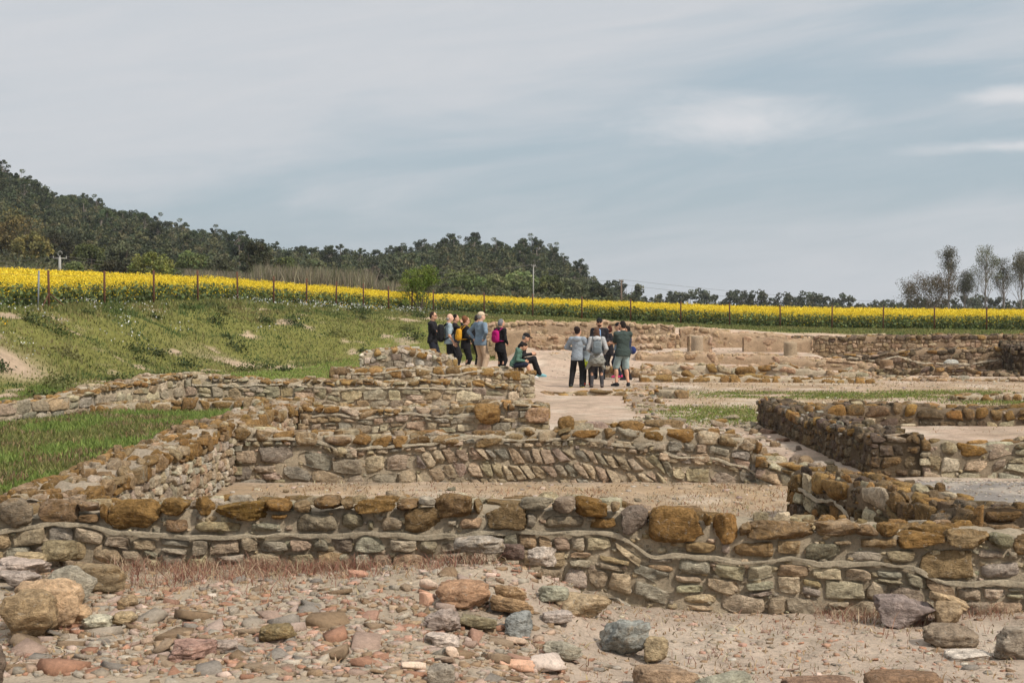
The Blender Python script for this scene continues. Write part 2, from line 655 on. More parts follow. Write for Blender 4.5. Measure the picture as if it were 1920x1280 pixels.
def floor_z(x, y):
    z = 0.03 + 0 * x
    # rubble floor in front of the nearest wall, higher on the left
    z = z + 0.30 * sm(0.9, -0.9, x) * sm(11.0, 10.3, y)
    z = z + 0.24 * np.exp(-(((x - 0.05) / 0.7) ** 2 + ((y - 9.4) / 0.7) ** 2))
    z = z + 0.12 * sm(3.2, 4.3, x) * sm(11.0, 9.0, y)
    # grass strip outside the left wall
    z = z + 0.22 * sm(-3.7, -4.3, x) * sm(9, 12, y) * sm(32, 25, y)
    # gravel behind the right wall
    z = z + 0.14 * sm(3.3, 3.8, x) * sm(10.2, 10.6, y) * sm(17.3, 16, y)
    # ledge under the left group, terrace towards the back
    z = z + 0.17 * sm(1.0, 0.3, x) * sm(32.5, 34.5, y) * sm(60, 50, y)
    z = z + 0.50 * sm(46.2, 49.8, y) * sm(-0.5, 0.6, x) * (1 - 0.9 * sm(10.4, 11.6, x))
    return z


def ground_z(x, y, rough=True):
    x = np.asarray(x, float)
    y = np.asarray(y, float)
    x, y = np.broadcast_arrays(x, y)
    d, t = fence_dt(x, y)
    w = 6.2 + 4.5 * sm(3, 12, t)
    lump = fbm2(x * 0.35, y * 0.35, 3, 3)
    e_left = sm(0.8, 1.0, (d + lump * 1.2 - 0.9) / np.maximum(w - 0.9, 1) + 0.8 - 0.0)
    e_left = sm(0.0, 1.0, np.clip((d + lump * 1.1 * sm(0, 2, d) - 0.9) / (w - 0.9), 0, 1))
    e_back = sm(58.6, 57.4, y)
    e_back = np.where(x < -2.4, np.minimum(e_back, sm(60, 46, y + lump)), e_back)
    e = e_left * e_back * sm(60, 40, x) * sm(-30, -18, x + 8 * sm(30, 10, y))
    p = plateau(x, y)
    z = p * (1 - e) + floor_z(x, y) * e
    if rough:
        near = sm(60, 20, y)
        z = z + near * (0.02 * fbm2(x * 1.3, y * 1.3, 5, 3) + 0.016 * fbm2(x * 6, y * 6, 7, 3))
        z = z + (1 - e) * sm(80, 55, y) * 0.10 * fbm2(x * 0.8, y * 0.8, 9, 3)
        z = z + e * (1 - e) * 1.6 * (0.30 * fbm2(x * 0.9, y * 0.9, 21, 4))
    top, s = hill(x, y)
    return z * (1 - s) + top + np.minimum(z, 0.5) * s


def gz(x, y):
    return float(ground_z(np.array([x], float), np.array([y], float))[0])


def zone(x, y):
    """amount of green, and base soil colour (linear) at ground points"""
    n1 = fbm2(x * 0.5, y * 0.5, 31, 4)
    n2 = fbm2(x * 1.7, y * 1.7, 33, 4)
    n3 = fbm2(x * 0.9 + 40, y * 0.9, 35, 4)
    d, t = fence_dt(x, y)
    pale = lin((196, 176, 156))
    pink = lin((190, 166, 145))
    straw = lin((184, 158, 128))
    bank = lin((182, 158, 134))
    gravel = lin((150, 142, 134))
    soil = np.zeros(x.shape + (3,)) + pale
    mixin = lambda c, f: soil * (1 - f[..., None]) + c * f[..., None]
    soil = mixin(lin((188, 170, 147)), sm(0.5, -0.5, x + n2) * sm(10.4, 10, y))
    soil = mixin(straw, sm(10.3, 10.8, y) * sm(17.4, 16.8, y) * sm(-0.1, 0.5, n1 + 0.35))
    soil = mixin(pink, sm(17.5, 19, y) * sm(62, 58, y))
    soil = mixin(gravel, sm(3.4, 3.8, x) * sm(10, 10.6, y) * sm(17.6, 16.8, y))
    soil = mixin(straw * 0.9, sm(3.0, 4.5, x) * sm(25.5, 27, y) * sm(41, 39, y) * sm(-0.3, 0.3, n1 + 0.15))
    soil = mixin(lin((150, 128, 104)), 0.75 * sm(0.0, 0.45, n3) * sm(17.5, 19, y) * sm(60, 56, y) * sm(-0.3, 0.3, x - 2.8))
    soil = mixin(lin((206, 190, 170)), 0.6 * sm(0.05, 0.4, -n3) * sm(60, 56, y))
    soil = mixin(lin((150, 136, 116)), 0.5 * sm(0.1, 0.4, n2) * sm(60, 56, y))
    soil = mixin(bank, sm(9, 6, d) * sm(20, 30, y) * sm(80, 70, y))
    # green cover
    g = sm(-3.95, -4.5, x) * sm(9.5, 11.5, y) * sm(36, 30, y) * sm(-0.62, -0.3, n2 + 0.25 * n1)
    bare = np.maximum(0.9 * sm(0.24, 0.40, n1 * 0.45 + fbm2(x * 1.1, y * 1.1, 41, 4) * 0.8 + n2 * 0.25), np.exp(-(((x + 12.9) / 0.9) ** 2 + ((y - 36.6) / 1.0) ** 2)) * 1.15).clip(0, 1)
    gb = sm(11.5, 9.5, d + n1 * 1.5) * sm(27, 31, y) * sm(100, 90, y) * (1 - 0.97 * bare * sm(0.4, 1.4, d) * sm(9.0, 6, d))
    left_plateau = sm(1.0, 0.0, d) * sm(20, 30, y)
    back = sm(58.3, 59.2, y)
    slope = sm(-2.6, -3.4, x) * sm(44, 47, y)
    flat = sm(-3.3, -4.4, x + 0.8 * n1) * sm(33, 35, y) * (1 - 0.8 * sm(0.3, 0.5, n2))
    g = np.maximum.reduce([g, gb, left_plateau, back, slope, flat])
    # green strips on the right between the paths
    s1 = np.exp(-(((x - 3.9 - 0.3 * n2) / 1.2) ** 4 + ((y - 28.0) / 2.2) ** 4)) * sm(-0.5, 0.1, n1 + n2 * 0.5)
    s2 = sm(3.8, 5.5, x) * sm(13.2, 11.5, x) * np.exp(-((y - 34.2 - n1) / 1.5) ** 4) * sm(-0.45, 0.1, n2 + 0.4 * n1)
    s3 = sm(9, 10.5, x) * np.exp(-((y - 31.6) / 0.8) ** 2) * sm(-0.5, 0.1, n2)
    g = np.maximum.reduce([g, 0.9 * s1, 0.9 * s2, 0.9 * s3])
    bm = np.maximum(bare, np.exp(-(((x + 8.2) / 1.5) ** 2 + ((y - 45.5) / 0.8) ** 2)) * 1.3).clip(0, 1)
    g = g * (1 - 0.97 * bm * sm(0.4, 1.4, d) * sm(10.5, 7, d) * sm(28, 30, y))
    return np.clip(g, 0, 1), soil


# one sheet from behind the camera to the far side of the hills
ys = [-12.0]
while ys[-1] < 3000:
    yv = ys[-1]
    ys.append(yv + (0.055 if 5.5 < yv < 11.5 else 0.10 if 3 < yv < 18 else 0.2 if yv < 62 and yv > 3 else max(0.8, (abs(yv) + 4) * 0.014)))
ys = np.array(ys)
nc = 420
tc = np.linspace(-1, 1, nc)
tc = np.sign(tc) * np.abs(tc) ** 1.25
gx = tc[None, :] * (8 + 0.62 * np.maximum(ys, 0))[:, None]
gy = np.broadcast_to(ys[:, None], gx.shape)
gzz = ground_z(gx, gy)
gg, gs = zone(gx, gy)
green = lin((118, 116, 62))
gcol = gs * (1 - gg[..., None]) + green * gg[..., None]
farw = sm(150, 190, gy)[..., None]
gcol = gcol * (1 - farw) + np.array((0.045, 0.05, 0.025)) * farw
mb = MB()
nr = len(ys)
ii = (np.arange(nr - 1)[:, None] * nc + np.arange(nc - 1)[None, :]).ravel()
mb.add(np.stack([gx, gy, gzz], -1).reshape(-1, 3), np.stack([ii, ii + 1, ii + nc + 1, ii + nc], 1), gcol.reshape(-1, 3))
ground = tag(mb.build('ground', M_EARTH), kind='structure')


# ------------------------------------------------------------------ small ground cover (nobody could count it)
def blades(mb, x, y, h, w, col, lean=0.5, z=None, rng=rs):
    """one bent blade (two quads narrowing to a tip) per point"""
    n = len(x)
    z = ground_z(x, y) if z is None else z
    a = rng.uniform(0, 2 * np.pi, n)
    b = rng.uniform(0, 2 * np.pi, n)
    le = rng.uniform(0, lean, n) * h
    dx_, dy_ = np.cos(a) * w / 2, np.sin(a) * w / 2
    ox, oy = np.cos(b) * le, np.sin(b) * le
    P = np.zeros((n, 5, 3))
    P[:, 0] = np.stack([x - dx_, y - dy_, z - 0.01], 1)
    P[:, 1] = np.stack([x + dx_, y + dy_, z - 0.01], 1)
    P[:, 2] = np.stack([x + dx_ * 0.7 + ox * 0.35, y + dy_ * 0.7 + oy * 0.35, z + h * 0.6], 1)
    P[:, 3] = np.stack([x - dx_ * 0.7 + ox * 0.35, y - dy_ * 0.7 + oy * 0.35, z + h * 0.6], 1)
    P[:, 4] = np.stack([x + ox, y + oy, z + h], 1)
    k = np.arange(n)[:, None] * 5
    c = np.repeat(col[:, None, :], 5, 1).reshape(-1, 3)
    mb.add(P.reshape(-1, 3), [k + np.array([[0, 1, 2, 3]]), k + np.array([[3, 2, 4]])], c)


def specks(mb, pos, size, col, rng=rs):
    """small randomly turned diamonds: blossoms or leaves"""
    n = len(pos)
    size = np.broadcast_to(np.asarray(size, float), (n,))
    u = rng.normal(size=(n, 3))
    u /= np.linalg.norm(u, axis=1)[:, None]
    v = np.cross(u, rng.normal(size=(n, 3)))
    v /= np.linalg.norm(v, axis=1)[:, None]
    s = size[:, None] * 0.5
    P = np.stack([pos - u * s, pos + v * s * 0.7, pos + u * s, pos - v * s * 0.7], 1)
    k = np.arange(n)[:, None] * 4
    mb.add(P.reshape(-1, 3), k + np.array([[0, 1, 2, 3]]), np.repeat(col[:, None, :], 4, 1).reshape(-1, 3))


def pick(rng, table, n, jit=0.2):
    t = np.array(table, float)
    c = t[rng.randint(0, len(t), n)]
    return np.clip(c * (1 + rng.uniform(-jit, jit, (n, 1))) * (1 + rng.uniform(-0.06, 0.06, (n, 3))), 0, 1)


GREENS = [(0.15, 0.17, 0.045), (0.19, 0.195, 0.055), (0.11, 0.125, 0.036), (0.25, 0.225, 0.085), (0.19, 0.17, 0.065)]
LUSH = [(0.175, 0.225, 0.05), (0.22, 0.265, 0.065), (0.135, 0.185, 0.042)]
DRY = [(0.36, 0.24, 0.13), (0.30, 0.17, 0.10), (0.42, 0.30, 0.18)]
RUSTY = [(0.30, 0.15, 0.10), (0.36, 0.21, 0.14), (0.24, 0.11, 0.07), (0.42, 0.31, 0.20), (0.44, 0.35, 0.23)]


def scatter(rng, n, x0, x1, y0, y1, power=1.0):
    y = y0 + (y1 - y0) * rng.uniform(0, 1, n) ** power
    return rng.uniform(x0, x1, n), y


# lawn beside the left wall
g = MB()
x, y = scatter(rs, 150000, -11.5, -3.95, 10.5, 34, 0.9)
gr, _ = zone(x, y)
k = rs.uniform(0, 1, len(x)) < gr
x, y = x[k], y[k]
lush = fbm2(x * 0.6, y * 0.6, 51, 3)
c = np.where((lush > 0.0)[:, None], pick(rs, LUSH, len(x), 0.3), pick(rs, GREENS, len(x), 0.3))
dr = (fbm2(x * 1.3, y * 1.3, 53, 3) > 0.13)
c[dr] = pick(rs, DRY + GREENS, dr.sum(), 0.3) * 0.8
blades(g, x, y, rs.uniform(0.04, 0.11, len(x)) * (1 + 1.2 * np.clip(lush, 0, 1)), rs.uniform(0.012, 0.028, len(x)), c, 0.9)
# right-hand strips
x, y = scatter(rs, 110000, 2.3, 15, 24, 37)
gr, _ = zone(x, y)
k = rs.uniform(0, 1, len(x)) < gr
x, y = x[k], y[k]
blades(g, x, y, rs.uniform(0.015, 0.045, len(x)), rs.uniform(0.016, 0.03, len(x)), pick(rs, LUSH + GREENS + [(0.2, 0.19, 0.05)], len(x), 0.3) * 1.15, 0.9)
tag(g.build('grass', M_GRASS, smooth=False), 'short green grass growing between the ruined walls', 'grass', kind='stuff')

# weeds and taller grass on the bank, behind the back wall and along the fence
g = MB()
x, y = scatter(rs, 290000, -30, 1, 30, 80, 0.85)
x2, y2 = scatter(rs, 60000, -4, 32, 58.2, 79)
x = np.concatenate([x, x2])
y = np.concatenate([y, y2])
gr, _ = zone(x, y)
d, t = fence_dt(x, y)
inview = (np.abs(x) < 0.45 * y + 2)
k = (rs.uniform(0, 1, len(x)) < gr * 0.95) & inview & ((d > -3.5) | (y > 57))
x, y, d = x[k], y[k], d[k]
tall = fbm2(x * 0.45, y * 0.45, 61, 3)
hh = rs.uniform(0.03, 0.095, len(x)) * (1 + 1.3 * np.clip(tall + 0.1, 0, 1)) * (1 + 1.3 * np.exp(-((d - 0.5) / 1.2) ** 2))
flatg = sm(6, 9, d) * sm(58, 55, y)
hh *= 1 - 0.6 * flatg
c = pick(rs, GREENS, len(x), 0.35)
b2 = fbm2(x * 0.9, y * 0.9, 63, 3)
c = np.where((b2 > 0.18)[:, None], pick(rs, [(0.08, 0.11, 0.03), (0.10, 0.13, 0.038)], len(x), 0.3), c)
c = np.where((b2 < -0.25)[:, None], pick(rs, [(0.20, 0.16, 0.065), (0.16, 0.15, 0.05), (0.24, 0.19, 0.09)], len(x), 0.3), c)
c = np.where((flatg > 0.5)[:, None], pick(rs, LUSH + [(0.17, 0.18, 0.05)], len(x), 0.3) * 1.15, c)
blades(g, x, y, hh, rs.uniform(0.02, 0.042, len(x)), c, 1.0)
tag(g.build('bank_grass', M_GRASS, smooth=False), 'rough weeds and grass covering the earth bank and the field margin', 'grass', kind='stuff')

# broad-leaved weed clumps on the bank, bedded in the grass
g = MB()
for i in range(150):
    Y = rs.uniform(32, 74)
    px = rs.uniform(-20, 800)
    X = wx(px, Y)
    dd, tt = fence_dt(np.array([X]), np.array([Y]))
    if not (0.2 < dd[0] < 8.5):
        continue
    r = rs.uniform(0.15, 0.42)
    n = int(150 * r / 0.3)
    q = rs.normal(size=(n, 3)) * np.array((r * 0.6, r * 0.6, r * 0.35))
    q[:, 2] = np.abs(q[:, 2])
    base = pick(rs, [(0.075, 0.105, 0.03), (0.11, 0.135, 0.04), (0.06, 0.085, 0.026), (0.17, 0.18, 0.06)], 1)[0]
    pos = q + np.array((X, Y, 0))
    pos[:, 2] += ground_z(pos[:, 0], pos[:, 1])
    specks(g, pos, rs.uniform(0.05, 0.11, n), base * rs.uniform(0.7, 1.4, (n, 1)))
tag(g.build('bank_weeds', M_LEAF, smooth=False), 'dark leafy weeds dotted over the earth bank', 'weeds', kind='stuff')

# daisies, yellow blossoms on the bank
g = MB()
x, y = scatter(rs, 16000, -20, 2, 32, 75)
d, t = fence_dt(x, y)
cl_ = fbm2(x * 0.5, y * 0.5, 71, 3)
k = (d > -0.5) & (d < 4.5) & (cl_ > 0.12) & (y < 68)
x, y = x[k], y[k]
specks(g, np.stack([x, y, ground_z(x, y) + rs.uniform(0.1, 0.35, len(x))], 1), rs.uniform(0.035, 0.075, len(x)), pick(rs, [(0.72, 0.72, 0.70), (0.6, 0.6, 0.58)], len(x), 0.1))
x, y = scatter(rs, 7000, -20, 3, 32, 75)
d, t = fence_dt(x, y)
cl_ = fbm2(x * 0.5, y * 0.5, 73, 3)
k = (d > -0.4) & (d < 3.5) & (cl_ > 0.24)
x, y = x[k], y[k]
specks(g, np.stack([x, y, ground_z(x, y) + rs.uniform(0.1, 0.3, len(x))], 1), rs.uniform(0.04, 0.08, len(x)), pick(rs, [(0.65, 0.42, 0.02)], len(x), 0.2))
tag(g.build('wild_flowers', M_FLOWER, smooth=False), 'tiny white and yellow wild flowers sprinkled on the bank', 'flowers', kind='stuff')

# dry reddish grass in the nearer rooms
g = MB()
tufts = []
for i in range(260):                       # along the foot of the nearest wall
    X = rs.uniform(-2.7, -0.2) if rs.uniform() < 0.72 else rs.uniform(2.2, 4.0)
    Y = 9.98 - abs(rs.normal(0, 0.30))
    if fbm2(np.array([X * 1.6]), np.array([Y * 3.0]), 91, 3)[0] + rs.uniform(-.15, .15) > -0.05:
        tufts.append((X, Y, rs.uniform(0.05, 0.15), rs.randint(16, 60)))
for i in range(260):                       # thin tufts among the rubble
    X, Y = rs.uniform(-3.2, 3.9), rs.uniform(7.3, 9.8)
    if rs.uniform() < 0.6 or X > 1.2:
        tufts.append((X, Y, rs.uniform(0.03, 0.08), 10))
for i in range(300):                       # second room
    X, Y = rs.uniform(-2.9, 3.4), rs.uniform(10.8, 16.8)
    tufts.append((X, Y, rs.uniform(0.02, 0.06), 14))
for (X, Y, h, n) in tufts:
    x = X + rs.normal(0, 0.09, n)
    y = np.minimum(Y + rs.normal(0, 0.07, n), 9.98) if Y < 10 else Y + rs.normal(0, 0.1, n)
    tone = RUSTY if Y < 10.1 else DRY
    blades(g, x, y, h * rs.uniform(0.3, 1.0, n), rs.uniform(0.003, 0.007, n) * (1 if Y < 10.1 else 2), pick(rs, tone, n, 0.3), 2.2)
tag(g.build('dry_grass', M_GRASS, smooth=False), 'dry reddish grass along the foot of the nearest wall', 'grass', kind='stuff')

# straw and litter lying on the bare floors
g = MB()
x = np.concatenate([rs.uniform(-3.2, 4.2, 5000), rs.uniform(-3.2, 3.4, 9000), rs.uniform(2.8, 15, 7000)])
y = np.concatenate([rs.uniform(7.0, 9.9, 5000), rs.uniform(10.7, 17.1, 9000), rs.uniform(24, 41, 7000)])
lt = fbm2(x * 1.1, y * 1.1, 87, 3)
k = rs.uniform(-0.4, 0.4, len(x)) < lt
x, y = x[k], y[k]
blades(g, x, y, rs.uniform(0.01, 0.03, len(x)) * (1 + y / 30), rs.uniform(0.004, 0.009, len(x)) * (1 + y / 14), pick(rs, DRY + [(0.5, 0.4, 0.28), (0.25, 0.2, 0.12)], len(x), 0.3), 4.0)
tag(g.build('straw_litter', M_GRASS, smooth=False), 'bits of dry straw littering the bare floors', 'litter', kind='stuff')

# grit and small rubble
g = MB()


def pebble_batch(mb, x, y, s, cols, flat=0.5, rng=rs):
    for i in range(len(x)):
        p, F = rock(rng, 2, 6, 2, 0.2)
        a = rng.uniform(0, 6.28)
        q = p * np.array((s[i], s[i] * rng.uniform(0.5, 1), s[i] * flat * rng.uniform(0.5, 1.2)))
        ca, sa = math.cos(a), math.sin(a)
        q = np.stack([q[:, 0] * ca - q[:, 1] * sa, q[:, 0] * sa + q[:, 1] * ca, q[:, 2]], 1)
        mb.add(q + np.array((x[i], y[i], z_[i] + s[i] * flat * 0.25)), F, np.append(cols[i], 0.0))


RUB = [(0.44, 0.36, 0.28), (0.37, 0.30, 0.22), (0.46, 0.30, 0.21), (0.42, 0.34, 0.26), (0.33, 0.27, 0.21), (0.50, 0.43, 0.34), (0.44, 0.27, 0.18)]
x = np.concatenate([rs.uniform(-3.2, 0.9, 500), rs.uniform(0.5, 4.2, 500), rs.normal(0.15, 0.55, 100)])
y = np.concatenate([6.9 + 2.9 * rs.uniform(0, 1, 500), rs.uniform(7.4, 9.7, 500), rs.normal(9.3, 0.4, 100).clip(8, 9.8)])
z_ = ground_z(x, y)
pebble_batch(g, x, y, 0.005 + 0.024 * rs.uniform(0, 1, len(x)) ** 2.2, pick(rs, RUB, len(x), 0.25))
x = np.concatenate([rs.uniform(-3.2, 3.5, 900), rs.uniform(0, 20, 900), rs.uniform(2.2, 4.2, 700), rs.uniform(3, 14, 600), rs.uniform(3.6, 7, 2600)])
y = np.concatenate([rs.uniform(10.8, 17, 900), rs.uniform(41, 56, 900), rs.uniform(18, 27, 700), rs.uniform(26, 45, 600), rs.uniform(10.3, 17.5, 2600)])
z_ = ground_z(x, y)
pebble_batch(g, x, y, 0.007 + 0.030 * rs.uniform(0, 1, len(x)) ** 1.6 * np.where(y > 17.6, 1.7, np.where(x > 3.4, 0.55, 1)), pick(rs, RUB[:2] + RUB[3:6], len(x), 0.25))
tag(g.build('rubble', M_BRICK, smooth=False), 'small broken stones and grit strewn over the floors', 'rubble', kind='stuff')
# ------------------------------------------------------------------ ruined walls
rw = np.random.RandomState(5)
_lib = {}


def lib_rock(n, kind):
    """kind 0 rounded cobble, 1 blocky, 2 angular"""
    key = (n, kind)
    if key not in _lib:
        r = np.random.RandomState(100 + n * 7 + kind)
        q = (3.4, 7.0, 11.0)[kind]
        _lib[key] = [rock(r, n, q * r.uniform(0.8, 1.3), (5, 7, 9)[kind], (0.17, 0.20, 0.22)[kind], r.uniform(1.2, 2.2)) for _ in range(36)]
    p, F = _lib[key][rw.randint(36)]
    s = rw.choice([-1, 1], 3)
    p = p * s
    if s.prod() < 0:
        F = F[:, ::-1]
    return p, F


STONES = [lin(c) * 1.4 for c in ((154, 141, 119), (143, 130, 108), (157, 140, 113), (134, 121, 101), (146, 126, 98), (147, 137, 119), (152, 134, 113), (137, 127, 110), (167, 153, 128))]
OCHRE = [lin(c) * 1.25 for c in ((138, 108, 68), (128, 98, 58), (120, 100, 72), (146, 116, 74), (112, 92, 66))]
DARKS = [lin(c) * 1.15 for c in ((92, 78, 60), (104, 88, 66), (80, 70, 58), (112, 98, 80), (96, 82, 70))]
TANS = [lin(c) for c in ((186, 158, 128), (176, 148, 118), (168, 140, 110), (192, 166, 138))]
MORT = lin((202, 184, 157))


class Path:
    def __init__(s, pts, front=None):
        s.p = np.array(pts, float)
        seg = np.linalg.norm(np.diff(s.p, axis=0), axis=1)
        s.u = np.concatenate([[0], np.cumsum(seg)])
        s.L = s.u[-1]
        # smooth dense resample for bends
        uu = np.linspace(0, s.L, max(2, int(s.L / 0.1)))
        s.uu = uu
        x, y = np.interp(uu, s.u, s.p[:, 0]), np.interp(uu, s.u, s.p[:, 1])
        if len(pts) > 2:
            k = 9
            ker = np.ones(k) / k
            x = np.convolve(np.pad(x, k // 2, 'edge'), ker, 'valid')
            y = np.convolve(np.pad(y, k // 2, 'edge'), ker, 'valid')
        s.x, s.y = x, y
        tx, ty = np.gradient(x, uu), np.gradient(y, uu)
        l = np.hypot(tx, ty) + 1e-9
        s.tx, s.ty = tx / l, ty / l
        m = len(uu) // 2
        nx, ny = -s.ty[m], s.tx[m]
        if front is None:
            sgn = 1 if (nx * -x[m] + ny * -y[m]) > 0 else -1
        else:
            sgn = 1 if nx * front[0] + ny * front[1] > 0 else -1
        s.sgn = sgn

    def at(s, u, o, v):
        u = np.asarray(u, float)
        x, y = np.interp(u, s.uu, s.x), np.interp(u, s.uu, s.y)
        tx, ty = np.interp(u, s.uu, s.tx), np.interp(u, s.uu, s.ty)
        e0 = np.minimum(u, 0) + np.maximum(u - s.L, 0)
        x, y = x + tx * e0, y + ty * e0
        return np.stack([x - ty * s.sgn * o, y + tx * s.sgn * o, np.broadcast_to(v, x.shape)], -1)


def stone_col(pal, lich, jit=0.16, rng=rw):
    c = pal[rng.randint(len(pal))] * (1 + rng.uniform(-jit, jit)) * (1 + rng.uniform(-0.05, 0.05, 3))
    return np.append(np.clip(c, 0, 1), lich)


def put(mb, quad, mapf, oc, dd, col, n, kind):
    """set one stone into the (a, b) quad of a face; mapf(a, off, b) gives world points"""
    p, F = lib_rock(n, kind)
    a, b = (p[:, 0] + 1) / 2, (p[:, 2] + 1) / 2
    q = np.asarray(quad, float)
    uv = ((1 - a) * (1 - b))[:, None] * q[0] + (a * (1 - b))[:, None] * q[1] + (a * b)[:, None] * q[2] + ((1 - a) * b)[:, None] * q[3]
    mb.add(mapf(uv[:, 0], oc + dd * p[:, 1], uv[:, 1]), F, col)


class FaceStones:
    """rough stones fitted into the cells of one wall face: irregular outline, chipped edge, uneven split front"""

    def __init__(s, mapf):
        s.mapf, s.A, s.B, s.O, s.S, s.W, s.C, s.F, s.n = mapf, [], [], [], [], [], [], [], 0

    def add(s, quad, depth, proud, col, n, rnd=0.4, gap=0.006):
        q = np.asarray(quad, float)
        # corners chipped off
        P = []
        for k in range(4):
            p, a, b = q[k], q[k - 1], q[(k + 1) % 4]
            if rw.uniform() < 0.55:
                f, g = rw.uniform(0.08, 0.36), rw.uniform(0.08, 0.36)
                P += [p + (a - p) * f, p + (b - p) * g]
            else:
                P.append(p)
        P = np.array(P)
        m = 12 + 4 * n
        seg = np.linalg.norm(np.roll(P, -1, 0) - P, axis=1)
        cu = np.concatenate([[0], np.cumsum(seg)])
        t = np.linspace(0, cu[-1], m, endpoint=False)
        Pc = np.vstack([P, P[:1]])
        ring = np.stack([np.interp(t, cu, Pc[:, 0]), np.interp(t, cu, Pc[:, 1])], 1)
        for _ in range(int(rnd * 3.2)):
            ring = ring * 0.5 + 0.25 * (np.roll(ring, 1, 0) + np.roll(ring, -1, 0))
        ctr = ring.mean(0)
        rmin = max(np.linalg.norm(ring - ctr, axis=1).min(), 0.02)
        sc0 = 1 - gap / rmin
        th = np.arange(m) / m * 2 * np.pi
        wobr = 1 + 0.035 * np.sin(th * rw.randint(2, 5) + rw.uniform(0, 6)) + 0.025 * np.sin(th * rw.randint(5, 9) + rw.uniform(0, 6))
        ring = ctr + (ring - ctr) * (sc0 * wobr)[:, None]
        bev = min(0.005 + rnd * 0.035, rmin * 0.7)
        bw = min(bev * 1.1 / rmin, 0.6)
        prof = [(1.0, -depth, 0), (1.0, proud - bev, .4), (1 - bw * 0.35, proud - bev * 0.35, .8), (1 - bw, proud, 1)]
        inner = 1 - bw
        for k in range(1, max(2, n - 2) + 1):
            f = 1 - k / (max(2, n - 2) + 1.0)
            prof.append((inner * f, proud + rnd * 0.012 * (1 - f * f), 1))
        R_ = np.array(prof)
        ab = ctr + (ring - ctr)[None, :, :] * R_[:, 0][:, None, None]
        off = np.broadcast_to(R_[:, 1][:, None], ab.shape[:2]).copy()
        w = np.broadcast_to(R_[:, 2][:, None], ab.shape[:2])
        tl = rw.normal(0, 0.11, 2)
        off += w * ((ab - ctr) @ tl)
        for _ in range(rw.randint(1, 4)):            # split planes
            a = rw.uniform(0, 6.28)
            e = (ab - ctr) @ np.array((math.cos(a), math.sin(a))) - rmin * rw.uniform(0.05, 0.8)
            off -= w * np.maximum(e, 0) * rw.uniform(0.1, 0.55)
        A = np.append(ab[:, :, 0].ravel(), ctr[0])
        B = np.append(ab[:, :, 1].ravel(), ctr[1])
        O = np.append(off.ravel(), proud + rnd * 0.012)
        s.A.append(A); s.B.append(B); s.O.append(O)
        s.W.append(np.append(w.ravel(), 1.0))
        s.S.append(np.full(len(A), rw.uniform(0, 400)))
        s.C.append(np.tile(col, (len(A), 1)))
        nr_ = len(prof)
        i_ = np.arange(nr_ - 1)[:, None] * m
        j_ = np.arange(m)[None, :]
        j2 = (j_ + 1) % m
        f1 = np.stack([i_ + j_, i_ + j2, i_ + m + j2, i_ + m + j_], -1).reshape(-1, 4) + s.n
        jj = np.arange(m)
        f2 = np.stack([(nr_ - 1) * m + jj, (nr_ - 1) * m + (jj + 1) % m, np.full(m, nr_ * m)], 1) + s.n
        s.F.append((f1, f2))
        s.n += len(A)

    def finish(s, mb, amp=0.014):
        if not s.n:
            return
        A, B, O, W, S = (np.concatenate(x) for x in (s.A, s.B, s.O, s.W, s.S))
        p = np.stack([A, B, S], 1)
        O = O + W * amp * (fbm(p * (11, 17, 1), 61, 3) * 1.3 + 0.7 * np.minimum(vnoise(p * (26, 40, 1), 66), 0))
        A = A + 0.004 * vnoise(p * (22, 22, 1), 64)
        B = B + 0.004 * vnoise(p * (22, 22, 1), 65)
        mb.add(s.mapf(A, O, B), [np.vstack([f[0] for f in s.F]), np.vstack([f[1] for f in s.F])], np.vstack(s.C))


